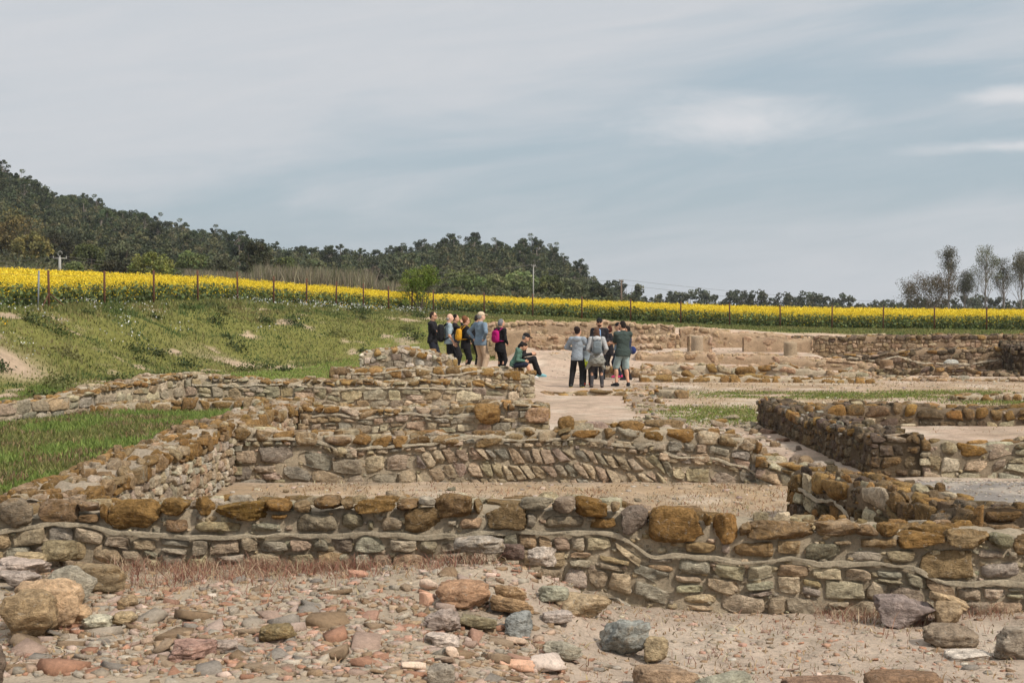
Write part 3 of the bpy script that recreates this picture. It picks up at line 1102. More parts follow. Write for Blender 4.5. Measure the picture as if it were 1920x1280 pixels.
def courses(a0, a1, lo, hi, hr, asp, gap=0.003, wob=0.02, topk=1.0, slant=0.0, split=0.12, seed=0, skip=0.03):
    """cells of a rubble-coursed face between curves lo(a) and hi(a), hung from the top; yields quad, course index, height above lo"""
    out = []
    aa = np.linspace(a0, a1, 40)
    b_up = lambda u: hi(u)
    acc = 0.0
    k = 0
    Hmax = float(np.max(hi(aa) - lo(aa)))
    prev_acc = 0.0
    while prev_acc < Hmax - 0.01 and k < 60:
        h = rw.uniform(*hr) * (topk if k == 0 else 1.0)
        acc = prev_acc + h
        sd = seed + k

        def bound(u, A, s):
            u = np.asarray(u, float)
            w = wob if A > 0 else 0.0
            return hi(u) - A + w * (np.sin(u * 5.1 + s * 2.3) * 0.6 + np.sin(u * 11.7 + s * 5.1) * 0.5)
        u = a0 + rw.uniform(-0.1, 0.0)
        sk0 = 0.0
        while u < a1 - 0.03:
            w = h * rw.uniform(*asp)
            if slant:
                w = h * rw.uniform(0.55, 0.85)
            u1 = min(u + w, a1 + 0.02)
            sk1 = slant * h + rw.uniform(-0.12, 0.12) * h
            ul, ur = max(u, a0), u1
            if ur - ul > 0.03:
                t = bound([ul + sk0, ur + sk1], prev_acc, sd - 1)
                bt = bound([ul - sk0, ur - sk1], acc, sd)
                lob = lo(np.array([ul, ur]))
                if (t - lob).max() > 0.02 and rw.uniform() > skip:
                    g_ = gap
                    jj = lambda s_: rw.uniform(-s_, s_)
                    jt = 0.10 * h
                    q = [(ul - sk0 + g_, bt[0] + g_ + jj(jt) * 0.5), (ur - sk1 - g_, bt[1] + g_ + jj(jt) * 0.5), (ur + sk1 - g_, t[1] - g_ + jj(jt)), (ul + sk0 + g_, t[0] - g_ + jj(jt))]
                    if k == 0:
                        dv = rw.uniform(-0.18, 0.10) * h
                        q[2] = (q[2][0], q[2][1] + dv)
                        q[3] = (q[3][0], q[3][1] + dv)
                    if not slant and rw.uniform() < split and h > 0.09:
                        f = rw.uniform(0.35, 0.65)
                        ml = (q[0][0] + (q[3][0] - q[0][0]) * f, q[0][1] + (q[3][1] - q[0][1]) * f)
                        mr = (q[1][0] + (q[2][0] - q[1][0]) * f, q[1][1] + (q[2][1] - q[1][1]) * f)
                        e = g_ * 0.7
                        out.append(([q[0], q[1], (mr[0], mr[1] - e), (ml[0], ml[1] - e)], k))
                        out.append(([(ml[0], ml[1] + e), (mr[0], mr[1] + e), q[2], q[3]], k))
                    else:
                        out.append((q, k))
            u, sk0 = u1, sk1
        prev_acc = acc
        k += 1
    return out


def stone_wall(label, pts, thick, tops, hr=(0.10, 0.17), asp=(0.8, 2.2), n=4, pal=None, top_pal=None, top_l=(0.35, 1.0), low_l=(0.0, 0.35), mort=None,
               proud=0.03, dd=0.07, seam=None, seam_r=0.017, base=None, herring=None, specials=None, topk=1.25, front=None, back=True, group=None,
               cover=0.0, mstone=None, skip=0.04, topskip=0.25, name='stone_wall', cat='ruined wall', wob=0.014, recess=0.030, hide=0.0, ragged=0.035, split=0.14, seam_c=lin((218, 203, 177)), du=None, topflat=False):
    P = Path(pts, front)
    pal = pal or STONES
    top_pal = top_pal or (OCHRE + pal[:2])
    mort = MORT if mort is None else mort
    mstone = mstone or (M_STONE if n >= 4 else M_STONE_FAR)
    L = P.L
    tu = np.array([t[0] for t in tops]) * L
    tz = np.array([t[1] for t in tops])
    rg = rw.uniform(0, 90)
    topf = lambda u: np.interp(u, tu, tz) + ragged * (0.6 * np.sin(np.asarray(u, float) * 2.3 + rg) + 0.5 * np.sin(np.asarray(u, float) * 5.7 + rg * 2) + 0.4 * np.sin(np.asarray(u, float) * 11.3 + rg * 3))
    # foot of the wall a little under the ground on its lower side
    us = np.linspace(0, L, 60)
    foot = np.minimum(*(ground_z(*P.at(us, s * (thick / 2 + 0.05), 0.0)[:, :2].T) for s in (1, -1))) - 0.06
    if base is not None:
        foot = np.minimum(foot, base)
    basef = lambda u: np.interp(u, us, foot)
    root = thing(name, label, cat, tuple(P.at(np.array([L / 2]), 0.0, float(basef(L / 2)))[0]), group=group)
    root['kind'] = 'thing'
    loc = np.array(root.location)
    core, st, cp, sm_ = MB(), MB(), MB(), MB()
    # --- mortar and rubble core
    du = du or (0.05 if n >= 6 else 0.08 if n >= 4 else 0.15)
    nu = max(4, int(L / du))
    uu = np.linspace(0, L, nu + 1)
    H = topf(uu) - basef(uu)
    nv = max(3, int(H.max() / du))
    no = max(3, int(thick / du))
    ring_o, ring_v, ring_t = [], [], []
    for j in range(nv):
        ring_o.append(1.0); ring_v.append(j / nv); ring_t.append(0)
    for j in range(no):
        ring_o.append(1.0 - 2 * j / no); ring_v.append(1.0); ring_t.append(1)
    for j in range(nv + 1):
        ring_o.append(-1.0); ring_v.append(1 - j / nv); ring_t.append(2)
    ro, rv, rt = map(np.array, (ring_o, ring_v, ring_t))
    UU, RO = np.meshgrid(uu, ro, indexing='ij')
    RV = np.broadcast_to(rv, UU.shape)
    Z = basef(UU) + RV * (topf(UU) - 0.035 - basef(UU))
    O = RO * (thick / 2 - recess + cover)
    side = (rt != 1)[None, :]
    q3 = np.stack([UU.ravel() * 7, (O * 7).ravel(), Z.ravel() * 7], 1)
    nn = fbm(q3 + rw.uniform(0, 99), 3, 4).reshape(UU.shape)
    O = O + np.where(side, np.sign(RO) * nn * 0.028, 0)
    Z = Z + np.where(rt == 1, nn * 0.05, 0)
    # weathered shoulders
    O = O * (1 - 0.06 * sm(0.85, 1.0, RV))
    V = P.at(UU.ravel(), O.ravel(), Z.ravel())
    m_ = len(ro)
    i = np.arange(nu)[:, None] * m_
    j = np.arange(m_ - 1)[None, :]
    f = np.stack([i + j, i + j + 1, i + m_ + j + 1, i + m_ + j], -1).reshape(-1, 4)
    mc = np.tile(mort, (len(V), 1)) * (1 + 0.22 * fbm(q3 * 0.4, 8, 3))[:, None]
    core.add(V, [f, np.arange(m_)[None, :], (np.arange(m_)[::-1] + nu * m_)[None, :]], mc)
    # --- the facing stones
    kinds = (0, 1, 1, 2, 2, 1)
    seamf = None
    if seam is not None:
        su = np.array([s[0] for s in seam]); sz = np.array([s[1] for s in seam])
        seamf = lambda u: np.interp(u, su, sz)
    for sgn in ((1, -1) if back else (1,)):
        mp = (lambda s: (lambda a, o, b: P.at(a, s * o, b)))(sgn)
        oc = thick / 2 - dd + proud
        nn_ = n if sgn == 1 else max(3, n - 2)
        fs_ = FaceStones(mp)
        zones = []
        if sgn == 1 and specials:
            pass
        elif sgn == 1 and seamf is not None:
            zones.append((lambda u: seamf(u) + seam_r * 0.9, topf, hr, 0.0, topk, True))
        else:
            zones.append((basef, topf, hr, 0.0, topk, True))
        if sgn == 1 and seamf is not None:
            if herring:
                zones.append((lambda u: seamf(u) - seam_r - 0.075, lambda u: seamf(u) - seam_r * 0.9, (0.06, 0.075), 0.0, 1.0, False))
                h1, u0h, u1h = herring
                zones.append((basef, lambda u: seamf(u) - seam_r - 0.085, h1, (u0h, u1h), 1.0, False))
            else:
                zones.append((basef, lambda u: seamf(u) - seam_r * 0.9, hr, 0.0, 1.0, False))
        for (lo, hi, hrr, sl_, tk, istop) in zones:
            spans = [(0, L, 0.0)]
            if isinstance(sl_, tuple):
                spans = [(0, sl_[0], 0.0), (sl_[0], sl_[1], -0.32), (sl_[1], L, 0.0)]
            for (a0, a1, sla) in spans:
                if a1 - a0 < 0.1:
                    continue
                for q, k in courses(a0, a1, lo, hi, hrr, asp, topk=tk, slant=sla, seed=rw.randint(999), skip=skip, wob=wob, split=split):
                    top_c = istop and k == 0
                    lich = rw.uniform(*(top_l if top_c else low_l))
                    c = stone_col(top_pal if (top_c and rw.uniform() < 0.8) else pal, lich)
                    d2 = dd * rw.uniform(0.8, 1.15)
                    if top_c:
                        put(cp, q, mp, oc + rw.uniform(-0.012, 0.02), d2 * 1.05, c, nn_, kinds[rw.randint(6)])
                    else:
                        fs_.add(q, 0.12 - thick / 2, thick / 2 + proud * 0.6 + rw.uniform(-0.016, 0.012) - hide * rw.uniform(0, 1), c, min(nn_, 6), rw.choice([0.02, 0.08, 0.15, 0.25, 0.5]))
        if n >= 4 and sgn == 1:                     # small pinning stones showing in the joints
            for t_ in range(int(L * float(H.mean()) * (130 if n >= 6 else 50))):
                u_ = rw.uniform(0.03, L - 0.03)
                z_ = rw.uniform(float(basef(u_)) + 0.03, float(topf(u_)) - 0.05)
                r_ = rw.uniform(0.012, 0.036)
                e = r_ * rw.uniform(0.5, 0.9)
                fs_.add([(u_ - r_, z_ - e), (u_ + r_, z_ - e + rw.uniform(-.3, .3) * e), (u_ + r_, z_ + e), (u_ - r_, z_ + e)], 0.1 - thick / 2, thick / 2 - recess + cover + rw.uniform(-0.004, 0.024), stone_col(pal, rw.uniform(0, .3)) * (1.12, 1.12, 1.12, 1), 3, 0.25, 0.002)
        if not (sgn == 1 and specials):
            fs_.finish(st)
        if sgn == 1 and specials:
            rects = []
            for (u0, u1, z0, z1, pal_, lich, kind) in specials:
                e = 0.006
                j = lambda: rw.uniform(-0.08, 0.08)
                w_, h_ = u1 - u0, z1 - z0
                q = [(u0 + e + j() * w_ * .5, z0 + e + j() * h_), (u1 - e + j() * w_ * .5, z0 + e + j() * h_), (u1 - e + j() * w_ * .6, z1 - e + j() * h_), (u0 + e + j() * w_ * .6, z1 - e + j() * h_)]
                zm = (z0 + z1) / 2
                if float(topf((u0 + u1) / 2)) - z1 > 0.045:
                    fs_.add(np.array(q), 0.12 - thick / 2, thick / 2 + proud * 0.75 + rw.uniform(-0.012, 0.012), stone_col(pal_, lich), 6, (0.7, 0.3, 0.15)[kind])
                else:
                    qc = np.mean(q, 0)
                    q = [qc + (np.array(k_) - qc) * (1.13, 1.12) for k_ in q]
                    put(cp, q, mp, oc + 0.012 + rw.uniform(-0.01, 0.015), dd * rw.uniform(1.0, 1.3), stone_col(pal_, lich), n + 3, kind)
                rects.append((u0, u1, z0, z1))
            rects = np.array(rects)
            for t_ in range(2600):
                u_, z_1 = rw.uniform(0, L), None
                z_1 = rw.uniform(float(seamf(u_)) + 0.03, float(topf(u_)) - 0.02)
                r_ = rw.uniform(0.014, 0.048)
                if np.any((rects[:, 0] - r_ * .8 < u_) & (u_ < rects[:, 1] + r_ * .8) & (rects[:, 2] - r_ * .6 < z_1) & (z_1 < rects[:, 3] + r_ * .6)):
                    continue
                rects = np.vstack([rects, (u_ - r_, u_ + r_, z_1 - r_ * .7, z_1 + r_ * .7)])
                fs_.add([(u_ - r_, z_1 - r_ * .7), (u_ + r_, z_1 - r_ * .7), (u_ + r_, z_1 + r_ * .7), (u_ - r_, z_1 + r_ * .7)], 0.1 - thick / 2, thick / 2 + rw.uniform(-0.01, 0.012), stone_col(pal, rw.uniform(0, .6)), 4, 0.3)
            fs_.finish(st)
    # --- ends
    for ue, s in ((0.0, -1), (L, 1)):
        mp = (lambda ue, s: (lambda a, o, b: P.at(ue + s * o, a, b)))(ue, s)
        fe = FaceStones(mp)
        z0, z1 = float(basef(ue)), float(topf(ue))
        if z1 - z0 > 0.1:
            for q, k in courses(-thick / 2, thick / 2, lambda u: z0 + 0 * np.asarray(u, float), lambda u: z1 + 0 * np.asarray(u, float), hr, asp, topk=topk, seed=rw.randint(999)):
                c = stone_col(top_pal if k == 0 else pal, rw.uniform(*(top_l if k == 0 else low_l)))
                if k == 0:
                    put(cp, q, mp, -dd + proud, dd, c, max(3, n - 1), kinds[rw.randint(6)])
                else:
                    fe.add(q, 0.10, proud * 0.6 + rw.uniform(-.012, .012), c, min(n, 6), rw.choice([0.05, 0.15, 0.4]))
        fe.finish(st)
    # --- stones lying in the top
    o0 = -thick / 2 + 0.05
    while o0 < thick / 2 - 0.12:
        wd = rw.uniform(0.09, 0.20)
        o1 = min(o0 + wd, thick / 2 - 0.05)
        u = rw.uniform(-0.1, 0.05)
        while u < L - 0.05:
            w = wd * rw.uniform(0.8, 2.2)
            if rw.uniform() > topskip and u > -0.02:
                zc = float(topf(u + w / 2))
                hh = rw.uniform(0.05, 0.085)
                mp = lambda a, o, b: P.at(a, b, zc + o)
                j = lambda: rw.uniform(-0.02, 0.02)
                q = [(u + .008 + j(), o0 + .008 + j()), (min(u + w, L) - .008 + j(), o0 + .008 + j()), (min(u + w, L) - .008 + j(), o1 - .008 + j()), (u + .008 + j(), o1 - .008 + j())]
                c = stone_col(top_pal if rw.uniform() < 0.6 else pal, rw.uniform(top_l[0] * 0.6, top_l[1] * 0.9))
                put(cp, q, mp, -hh * (0.75 if topflat else 0.55) + rw.uniform(-0.02, 0.012) - 0.01, hh, c, max(3, n - 1), kinds[rw.randint(6)])
            u += w
        o0 = o1
    core.build('mortar_core', M_MORTAR, root, loc=loc)
    st.build('stonework', mstone, root, loc=loc, smooth=False)
    cp.build('coping_stones', mstone, root, loc=loc, smooth=n < 6)
    if seam is not None:
        ns = max(20, int((su[-1] - su[0]) / 0.03))
        ss = np.linspace(su[0], su[-1], ns)
        zz = seamf(ss)
        ker = np.ones(7) / 7
        zz = np.convolve(np.pad(zz, 3, 'edge'), ker, 'valid') + 0.006 * np.sin(ss * 9 + 1) + 0.004 * np.sin(ss * 23)
        rr = seam_r * (0.9 + 0.34 * vnoise(np.stack([ss * 6, ss * 0, ss * 0], 1), 4) + 0.3 * vnoise(np.stack([ss * 21, ss * 0, ss * 0], 1), 5))
        an = np.linspace(-0.55, 0.55, 7) * np.pi
        oo = thick / 2 + 0.009 + 0.006 * np.sin(ss * 13) + 0.006 * np.sin(ss * 37)
        A_, S_ = np.meshgrid(an, ss)
        V = P.at(S_.ravel(), (oo[:, None] + 0.013 * np.clip(np.cos(A_) * 2.4, 0, 1)).ravel() + 0.007 * fbm(np.stack([S_.ravel() * 14, A_.ravel() * 1.5, 0 * A_.ravel()], 1), 6, 3), (zz[:, None] + rr[:, None] * 1.15 * np.sin(A_)).ravel())
        i = np.arange(ns - 1)[:, None] * 7
        j = np.arange(6)[None, :]
        sm_.add(V, np.stack([i + j, i + j + 1, i + 8 + j, i + 7 + j], -1).reshape(-1, 4), seam_c)
        sm_.build('mortar_seam', M_MORTAR, root, loc=loc, smooth=False)
    return root, P


# the nearest wall, its upper courses set stone by stone
W1a, W1b = (-5.2, 10.315), (5.2, 10.055)
W1L = math.hypot(10.4, 0.26)


def w1(px, py):
    Y = 9.87
    for _ in range(3):
        x = wx(px, Y)
        Y = 9.885 - 0.025 * x
    return (x + 5.2) / 10.4 * W1L, wz(py, Y)


_br, _oc, _gy, _tn = [lin((136, 112, 82)), lin((142, 120, 90))], [lin((146, 112, 66)), lin((140, 106, 60))], [lin((150, 136, 114)), lin((142, 129, 108))], [lin((174, 150, 118)), lin((164, 144, 116))]
_purple, _pale = [lin((128, 110, 102))], [lin((172, 160, 142))]
TOPROW = [
    (-80, 0, 938, 985, _gy, .3, 0), (0, 65, 933, 990, _gy, .35, 0), (72, 145, 937, 980, _br, .4, 0), (147, 186, 940, 959, _tn, .6, 1), (150, 185, 962, 979, _br, .4, 1),
    (188, 207, 943, 982, _oc, .8, 1), (207, 304, 941, 993, _oc, .8, 0), (306, 358, 934, 965, _oc, .75, 0), (363, 403, 930, 968, _oc, .7, 0), (310, 357, 970, 998, _br, .2, 1),
    (405, 504, 938, 975, _oc, .45, 1), (360, 460, 974, 998, _tn, .35, 1), (463, 535, 977, 997, _pale, .1, 1), (497, 549, 934, 959, _oc, .8, 0), (503, 547, 962, 975, _oc, .6, 1),
    (549, 638, 962, 998, _gy, .25, 0), (552, 585, 938, 961, _br, .0, 0), (590, 640, 929, 956, _br, .6, 1), (641, 665, 931, 958, _br, .5, 1), (667, 743, 934, 962, _oc, 1., 1),
    (745, 785, 934, 961, _br, .5, 1), (787, 818, 930, 951, _pale, .1, 0), (640, 688, 962, 997, _gy, .2, 0), (690, 705, 971, 996, _gy, .1, 1), (717, 759, 967, 996, _gy, .3, 1),
    (763, 833, 954, 999, _br, .35, 0), (820, 886, 926, 970, _br, .6, 1), (888, 909, 935, 963, _br, .5, 0), (838, 860, 972, 991, _pale, .1, 0), (861, 909, 967, 993, _tn, .3, 0),
    (911, 986, 940, 993, _br, .3, 1), (980, 1040, 931, 956, _gy, .1, 0), (1040, 1081, 932, 961, _gy, .2, 0), (987, 1010, 960, 991, _pale, .0, 2), (1012, 1104, 963, 991, _gy, .3, 0),
    (1083, 1146, 933, 966, _oc, .55, 1), (1104, 1160, 968, 991, _oc, .9, 1), (1161, 1218, 948, 998, _purple, .0, 2), (1147, 1168, 941, 961, _br, .3, 0), (1221, 1319, 950, 1014, _oc, .85, 0),
    (1321, 1336, 964, 991, _oc, .7, 2), (1339, 1386, 967, 1017, _oc, .65, 0), (1388, 1410, 978, 1007, _br, .5, 1), (1409, 1528, 972, 1011, _br, .6, 2), (1530, 1608, 979, 1011, _tn, .6, 1),
    (1608, 1650, 982, 1006, _tn, .75, 0), (1650, 1690, 979, 1005, _oc, 1., 1), (1690, 1773, 993, 1028, _oc, .75, 1), (1775, 1858, 993, 1026, _br, .55, 2), (1860, 1901, 996, 1030, _gy, .2, 0),
    (1903, 1965, 998, 1042, _br, .6, 1), (1968, 2040, 1000, 1040, _oc, .6, 0), (1281, 1350, 1014, 1038, _br, .2, 1), (1352, 1373, 1018, 1042, _pale, .0, 1), (1374, 1455, 1014, 1047, _br, .5, 1), (1456, 1506, 1012, 1042, _tn, .6, 2),
    (1508, 1583, 1015, 1048, _gy, .3, 2), (1559, 1608, 1012, 1024, _tn, .4, 1), (1610, 1690, 1008, 1029, _tn, .7, 1), (1585, 1659, 1031, 1055, _pale, .1, 2), (1662, 1722, 1030, 1056, _tn, .3, 2),
    (1724, 1828, 1030, 1086, _br, .25, 2), (1830, 1888, 1028, 1050, _gy, .1, 1), (1836, 1925, 1053, 1088, _pale, .1, 0), (1890, 1912, 1030, 1050, _gy, .2, 2), (1930, 2010, 1046, 1086, _gy, .3, 0),
]
spec = []
for (a, b, c, d, pal_, li, kd) in TOPROW:
    u0, z1 = w1(a, c)
    u1, z0 = w1(b, d)
    spec.append((u0, u1, z0, z1, pal_, li, kd))
SEAM1 = [w1(*p) for p in ((-120, 1000), (0, 999), (60, 984), (110, 982), (175, 986), (205, 996), (280, 1000), (320, 1008), (500, 1004), (640, 1003), (700, 1001), (800, 1006), (900, 1002), (985, 992), (1030, 1000), (1160, 999), (1185, 1006), (1195, 1030), (1215, 1046), (1270, 1042), (1370, 1047), (1400, 1057), (1500, 1046), (1520, 1055), (1600, 1056), (1710, 1061), (1740, 1076), (1780, 1096), (1920, 1092), (2040, 1092))]
px_top = [(-120, 962), (0, 958), (200, 952), (700, 945), (1100, 950), (1250, 968), (1500, 985), (1920, 1004), (2040, 1006)]
tops1 = [(w1(a, b)[0] / W1L, w1(a, b)[1]) for a, b in px_top]
tops1 = [(0, tops1[0][1])] + tops1 + [(1, tops1[-1][1])]
stone_wall('long rubble wall crossing the whole foreground, big ochre boulders along its top', [W1a, W1b], 0.6, tops1, hr=(0.085, 0.145), asp=(0.9, 2.4), n=8, low_l=(0.0, 0.16), skip=0.01,
           seam=SEAM1, seam_r=0.017, seam_c=lin((208, 192, 165)), ragged=0.006, recess=0.022, specials=spec, top_l=(0.3, 0.9), proud=0.035, dd=0.075, topskip=0.35, pal=STONES + [lin((158, 148, 128)) * 1.2, lin((180, 164, 134)) * 1.3])

# left wall running away from the camera
stone_wall('pale rubble wall running back along the left lawn, lichen on its capstones', [(-3.72, 10.75), (-3.68, 14), (-3.66, 18.0), (-3.5, 23.0)], 0.62, [(0, 0.66), (0.1, 0.70), (0.55, 0.74), (0.62, 0.70), (1, 0.68)], hr=(0.09, 0.15), asp=(0.8, 2.0), n=6,
           front=(1, 0), pal=[lin((184, 168, 144)), lin((170, 152, 126)), lin((160, 144, 122)), lin((190, 178, 158)), lin((176, 150, 122))], low_l=(0, 0.12), mort=lin((198, 180, 156)), top_l=(0.65, 1.15), topskip=0.15)

# second wall with the slanting stones
W2 = [(-3.36, 17.5), (3.0, 17.45)]


def w2(px, py, Y=17.17):
    return wx(px, Y) + 3.36, wz(py, Y)


stone_wall('middle wall with a band of slanting herringbone stones under a wavy pale mortar line', W2, 0.6,
           [(0, 0.70), (0.08, 0.68), (0.2, 0.60), (0.3, 0.58), (0.45, 0.62), (0.62, 0.69), (0.8, 0.68), (0.9, 0.66), (0.97, 0.62), (1, 0.5)], hr=(0.11, 0.16), asp=(0.9, 2.4), n=6,
           seam=[w2(*p) for p in ((442, 824), (520, 822), (600, 826), (640, 847), (700, 838), (800, 834), (850, 822), (900, 818), (960, 826), (1020, 824), (1080, 820), (1120, 826), (1200, 840), (1230, 828), (1245, 850), (1290, 858), (1350, 860), (1375, 872), (1410, 875), (1420, 902))],
           herring=((0.17, 0.21), 2.2, 5.3), low_l=(0, 0.12), top_l=(0.3, 0.9), topskip=0.3, pal=[lin(k_) * 1.45 for k_ in ((152, 136, 112), (140, 124, 102), (132, 121, 104), (158, 142, 118), (146, 128, 110), (128, 119, 106))])
stone_wall('low stub of rubble closing the gap at the end of the middle wall', [(3.05, 17.3), (3.75, 17.0)], 0.55, [(0, 0.36), (0.6, 0.3), (1, 0.22)], n=5, top_l=(0.2, 0.7))

# walls behind it
stone_wall('rubble wall of flat grey stones behind the middle wall, ochre blocks at its end', [(-3.2, 21.7), (0.55, 21.6)], 0.6, [(0, 0.66), (0.5, 0.62), (0.75, 0.66), (0.8, 0.76), (1, 0.7)], hr=(0.07, 0.17), asp=(0.8, 2.8), wob=0.03, n=5,
           seam=[(0.2, 0.50), (0.5, 0.55), (0.9, 0.47), (1.4, 0.53), (1.7, 0.56), (2.1, 0.50), (2.7, 0.52)], low_l=(0, 0.2), top_l=(0.3, .95))
stone_wall('long curved rubble wall round the far lawn with a row of ochre capstones', [(-9.8, 20.6), (-8.6, 22.9), (-7.6, 25.4), (-6.75, 28.2), (-5, 28.5), (0.3, 28.5)], 0.62, [(0, 0.42), (0.12, 0.46), (0.35, 0.7), (0.5, 0.82), (0.6, 0.80), (0.68, 0.70), (0.9, 0.68), (1, 0.58)],
           hr=(0.08, 0.22), asp=(0.7, 2.6), n=4, low_l=(0, 0.2), top_l=(0.2, .9), wob=0.035, split=0.25, front=(0.3, -1), seam=[(8.6, 0.62), (9.5, 0.58), (10.4, 0.62), (11.5, 0.52), (12.6, 0.55), (14.2, 0.52)])
stone_wall('low kerb of ochre stones on the lawn in front of the curved wall', [(-7.6, 25.2), (-5.6, 25.8), (-4.1, 25.6)], 0.45, [(0, 0.42), (0.5, 0.50), (1, 0.46)], hr=(0.12, 0.17), n=4, top_l=(0.5, 1))
stone_wall('rubble wall the standing group is gathered behind', [(-4.2, 33.2), (0.5, 33.2)], 0.7, [(0, 0.72), (0.4, 0.75), (0.8, 0.74), (1, 0.60)], hr=(0.09, 0.22), asp=(0.7, 2.6), wob=0.035, n=4, low_l=(0, 0.3), top_l=(0.1, 0.6),
           seam=[(0.4, 0.60), (1.2, 0.62), (1.7, 0.70), (2.1, 0.68), (2.5, 0.56), (3.0, 0.58), (3.2, 0.66), (4.4, 0.62)])
stone_wall('heap-like grey wall stub at the foot of the grass slope', [(-4.0, 37.4), (-2.3, 37.2), (-1.5, 36.9)], 1.1, [(0, 0.92), (0.35, 1.10), (0.7, 1.04), (1, 0.8)], hr=(0.10, 0.2), n=4, low_l=(0, 0.2), top_l=(0, 0.35), topskip=0.02,
           pal=[lin(k_) * 1.3 for k_ in ((150, 140, 124), (170, 160, 144), (136, 122, 104), (124, 112, 98))])
stone_wall('dark low ledge under the feet of the left-hand visitors', [(-3.0, 39.4), (0.32, 39.3)], 0.5, [(0, 0.42), (0.5, 0.40), (1, 0.50)], hr=(0.14, 0.22), n=3, pal=STONES[:5], top_l=(0, 0.4))

# stepped edges on the sandy path
stone_wall('low stone step across the sandy path behind the walkers', [(0.6, 34.3), (3.4, 34.2)], 0.5, [(0, 0.10), (0.5, 0.12), (1, 0.14)], hr=(0.12, 0.2), asp=(1, 3), n=4, pal=TANS, top_l=(0, 0.25), cover=0.01)
stone_wall('crumbling kerb of rubble along the right edge of the sandy path', [(3.5, 38), (3.0, 33), (2.75, 27), (2.85, 18.3)], 0.8, [(0, 0.06), (0.25, 0.10), (0.5, 0.04), (0.75, 0.06), (0.9, 0.07), (1, 0.2)], hr=(0.12, 0.2), n=4, top_l=(0.0, 0.5), topskip=0.72, skip=0.3, front=(-1, 0), pal=[s_ * 0.8 for s_ in STONES], mort=lin((176, 154, 132)))
stone_wall('pair of broken grey blocks beside the path', [(3.35, 33.3), (4.1, 33.2)], 0.6, [(0, 0.26), (0.6, 0.3), (1, 0.2)], hr=(0.2, 0.26), asp=(1, 2), n=4, pal=[lin((150, 138, 120))], top_l=(0, 0.3))

# right-hand rooms
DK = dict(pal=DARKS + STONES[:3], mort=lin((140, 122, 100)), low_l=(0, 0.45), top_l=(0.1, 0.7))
stone_wall('wall with painted shade on its sides, running back from the corner of the right-hand room', [(4.78, 17.68), (4.76, 25.7)], 0.62, [(0, 0.55), (0.15, 0.56), (0.5, 0.47), (1, 0.50)], hr=(0.10, 0.17), n=5, front=(-1, 0), topskip=0.2,
           pal=DARKS, top_pal=DARKS + OCHRE[:2] + [lin((150, 140, 126))], mort=lin((112, 96, 76)), low_l=(0.1, 0.6), top_l=(0, 0.6), cover=0.025)  # dark stones and mortar put the left face's shade into the colour
stone_wall('rough rubble front wall of the right-hand room above the gravel', [(5.1, 17.97), (9.5, 17.9)], 0.62, [(0, 0.49), (0.2, 0.47), (0.5, 0.47), (1, 0.45)], hr=(0.08, 0.20), wob=0.03, n=5, mort=lin((168, 150, 126)), cover=0.012, low_l=(0, 0.2), top_l=(0.0, 0.55), topskip=0.3)
stone_wall('rear wall of the right-hand room with dark rough stones', [(4.8, 25.7), (11, 25.5)], 0.6, [(0, 0.46), (0.3, 0.40), (0.6, 0.37), (1, 0.34)], hr=(0.14, 0.24), n=4, cover=0.006, topskip=0.3, **DK)
stone_wall('tumbled wall of ochre slabs descending towards the near right corner', [(3.1, 14.6), (3.35, 12.6), (3.75, 10.4)], 0.62, [(0, 0.52), (0.2, 0.56), (0.5, 0.58), (0.8, 0.62), (1, 0.68)], hr=(0.11, 0.19), asp=(0.9, 2.5), n=6, front=(-1, -0.2), topskip=0.05,
           pal=DARKS + OCHRE[:2] + STONES[:2], low_l=(0, 0.5), top_l=(0.1, 0.85), mort=lin((150, 130, 106)),
           seam=[(0.1, 0.32), (0.5, 0.36), (0.9, 0.30), (1.5, 0.36), (2.0, 0.25), (2.6, 0.28)])

# far side of the excavation
TN = dict(hide=0.03, ragged=0.05, pal=TANS, top_pal=TANS, mort=lin((192, 164, 134)), low_l=(0, 0.15), top_l=(0, 0.2), n=3)
stone_wall('tan plastered retaining wall at the back under the yellow field', [(-1.5, 57.2), (1, 57.3), (6.6, 57.0)], 0.9, [(0, 1.4), (0.15, 1.56), (0.7, 1.55), (1, 1.38)], hr=(0.13, 0.24), cover=0.02, skip=0.2, wob=0.05, **TN)
stone_wall('square plastered tan pier against the back wall', [(-0.6, 55.4), (0.72, 55.3)], 0.9, [(0, 1.3), (1, 1.32)], hr=(0.3, 0.5), cover=0.07, **TN)
stone_wall('middle tan bench of rubble masonry with slanting stones', [(0.7, 55.9), (6.5, 55.6)], 0.8, [(0, 1.05), (0.4, 0.98), (1, 1.06)], hr=(0.12, 0.22), cover=0.012, skip=0.15, wob=0.05, **TN)
stone_wall('low crumbled tan wall trailing right along the terrace back', [(6.6, 57.0), (9.5, 56.6), (13, 56.2)], 0.8, [(0, 1.36), (0.4, 1.16), (0.7, 1.0), (1, 0.92)], hr=(0.14, 0.24), cover=0.02, skip=0.25, wob=0.05, **TN)
stone_wall('stepped stone edge of the terrace beyond the path', [(0.2, 49.6), (4.2, 49.5)], 0.5, [(0, 0.50), (1, 0.52)], hr=(0.2, 0.28), asp=(1.2, 3), cover=0.0, **TN)
stone_wall('long crumbling tan terrace bank with stones showing through', [(4.2, 48.9), (8, 48.3), (12.2, 47.0)], 1.3, [(0, 0.60), (0.5, 0.54), (0.8, 0.42), (1, 0.2)], hr=(0.16, 0.3), cover=0.05, skip=0.3, wob=0.06, **TN)
stone_wall('small plastered block beside the first column stump', [(6.35, 51.2), (7.15, 51.2)], 0.7, [(0, 1.12), (1, 1.1)], hr=(0.25, 0.4), cover=0.04, **TN)
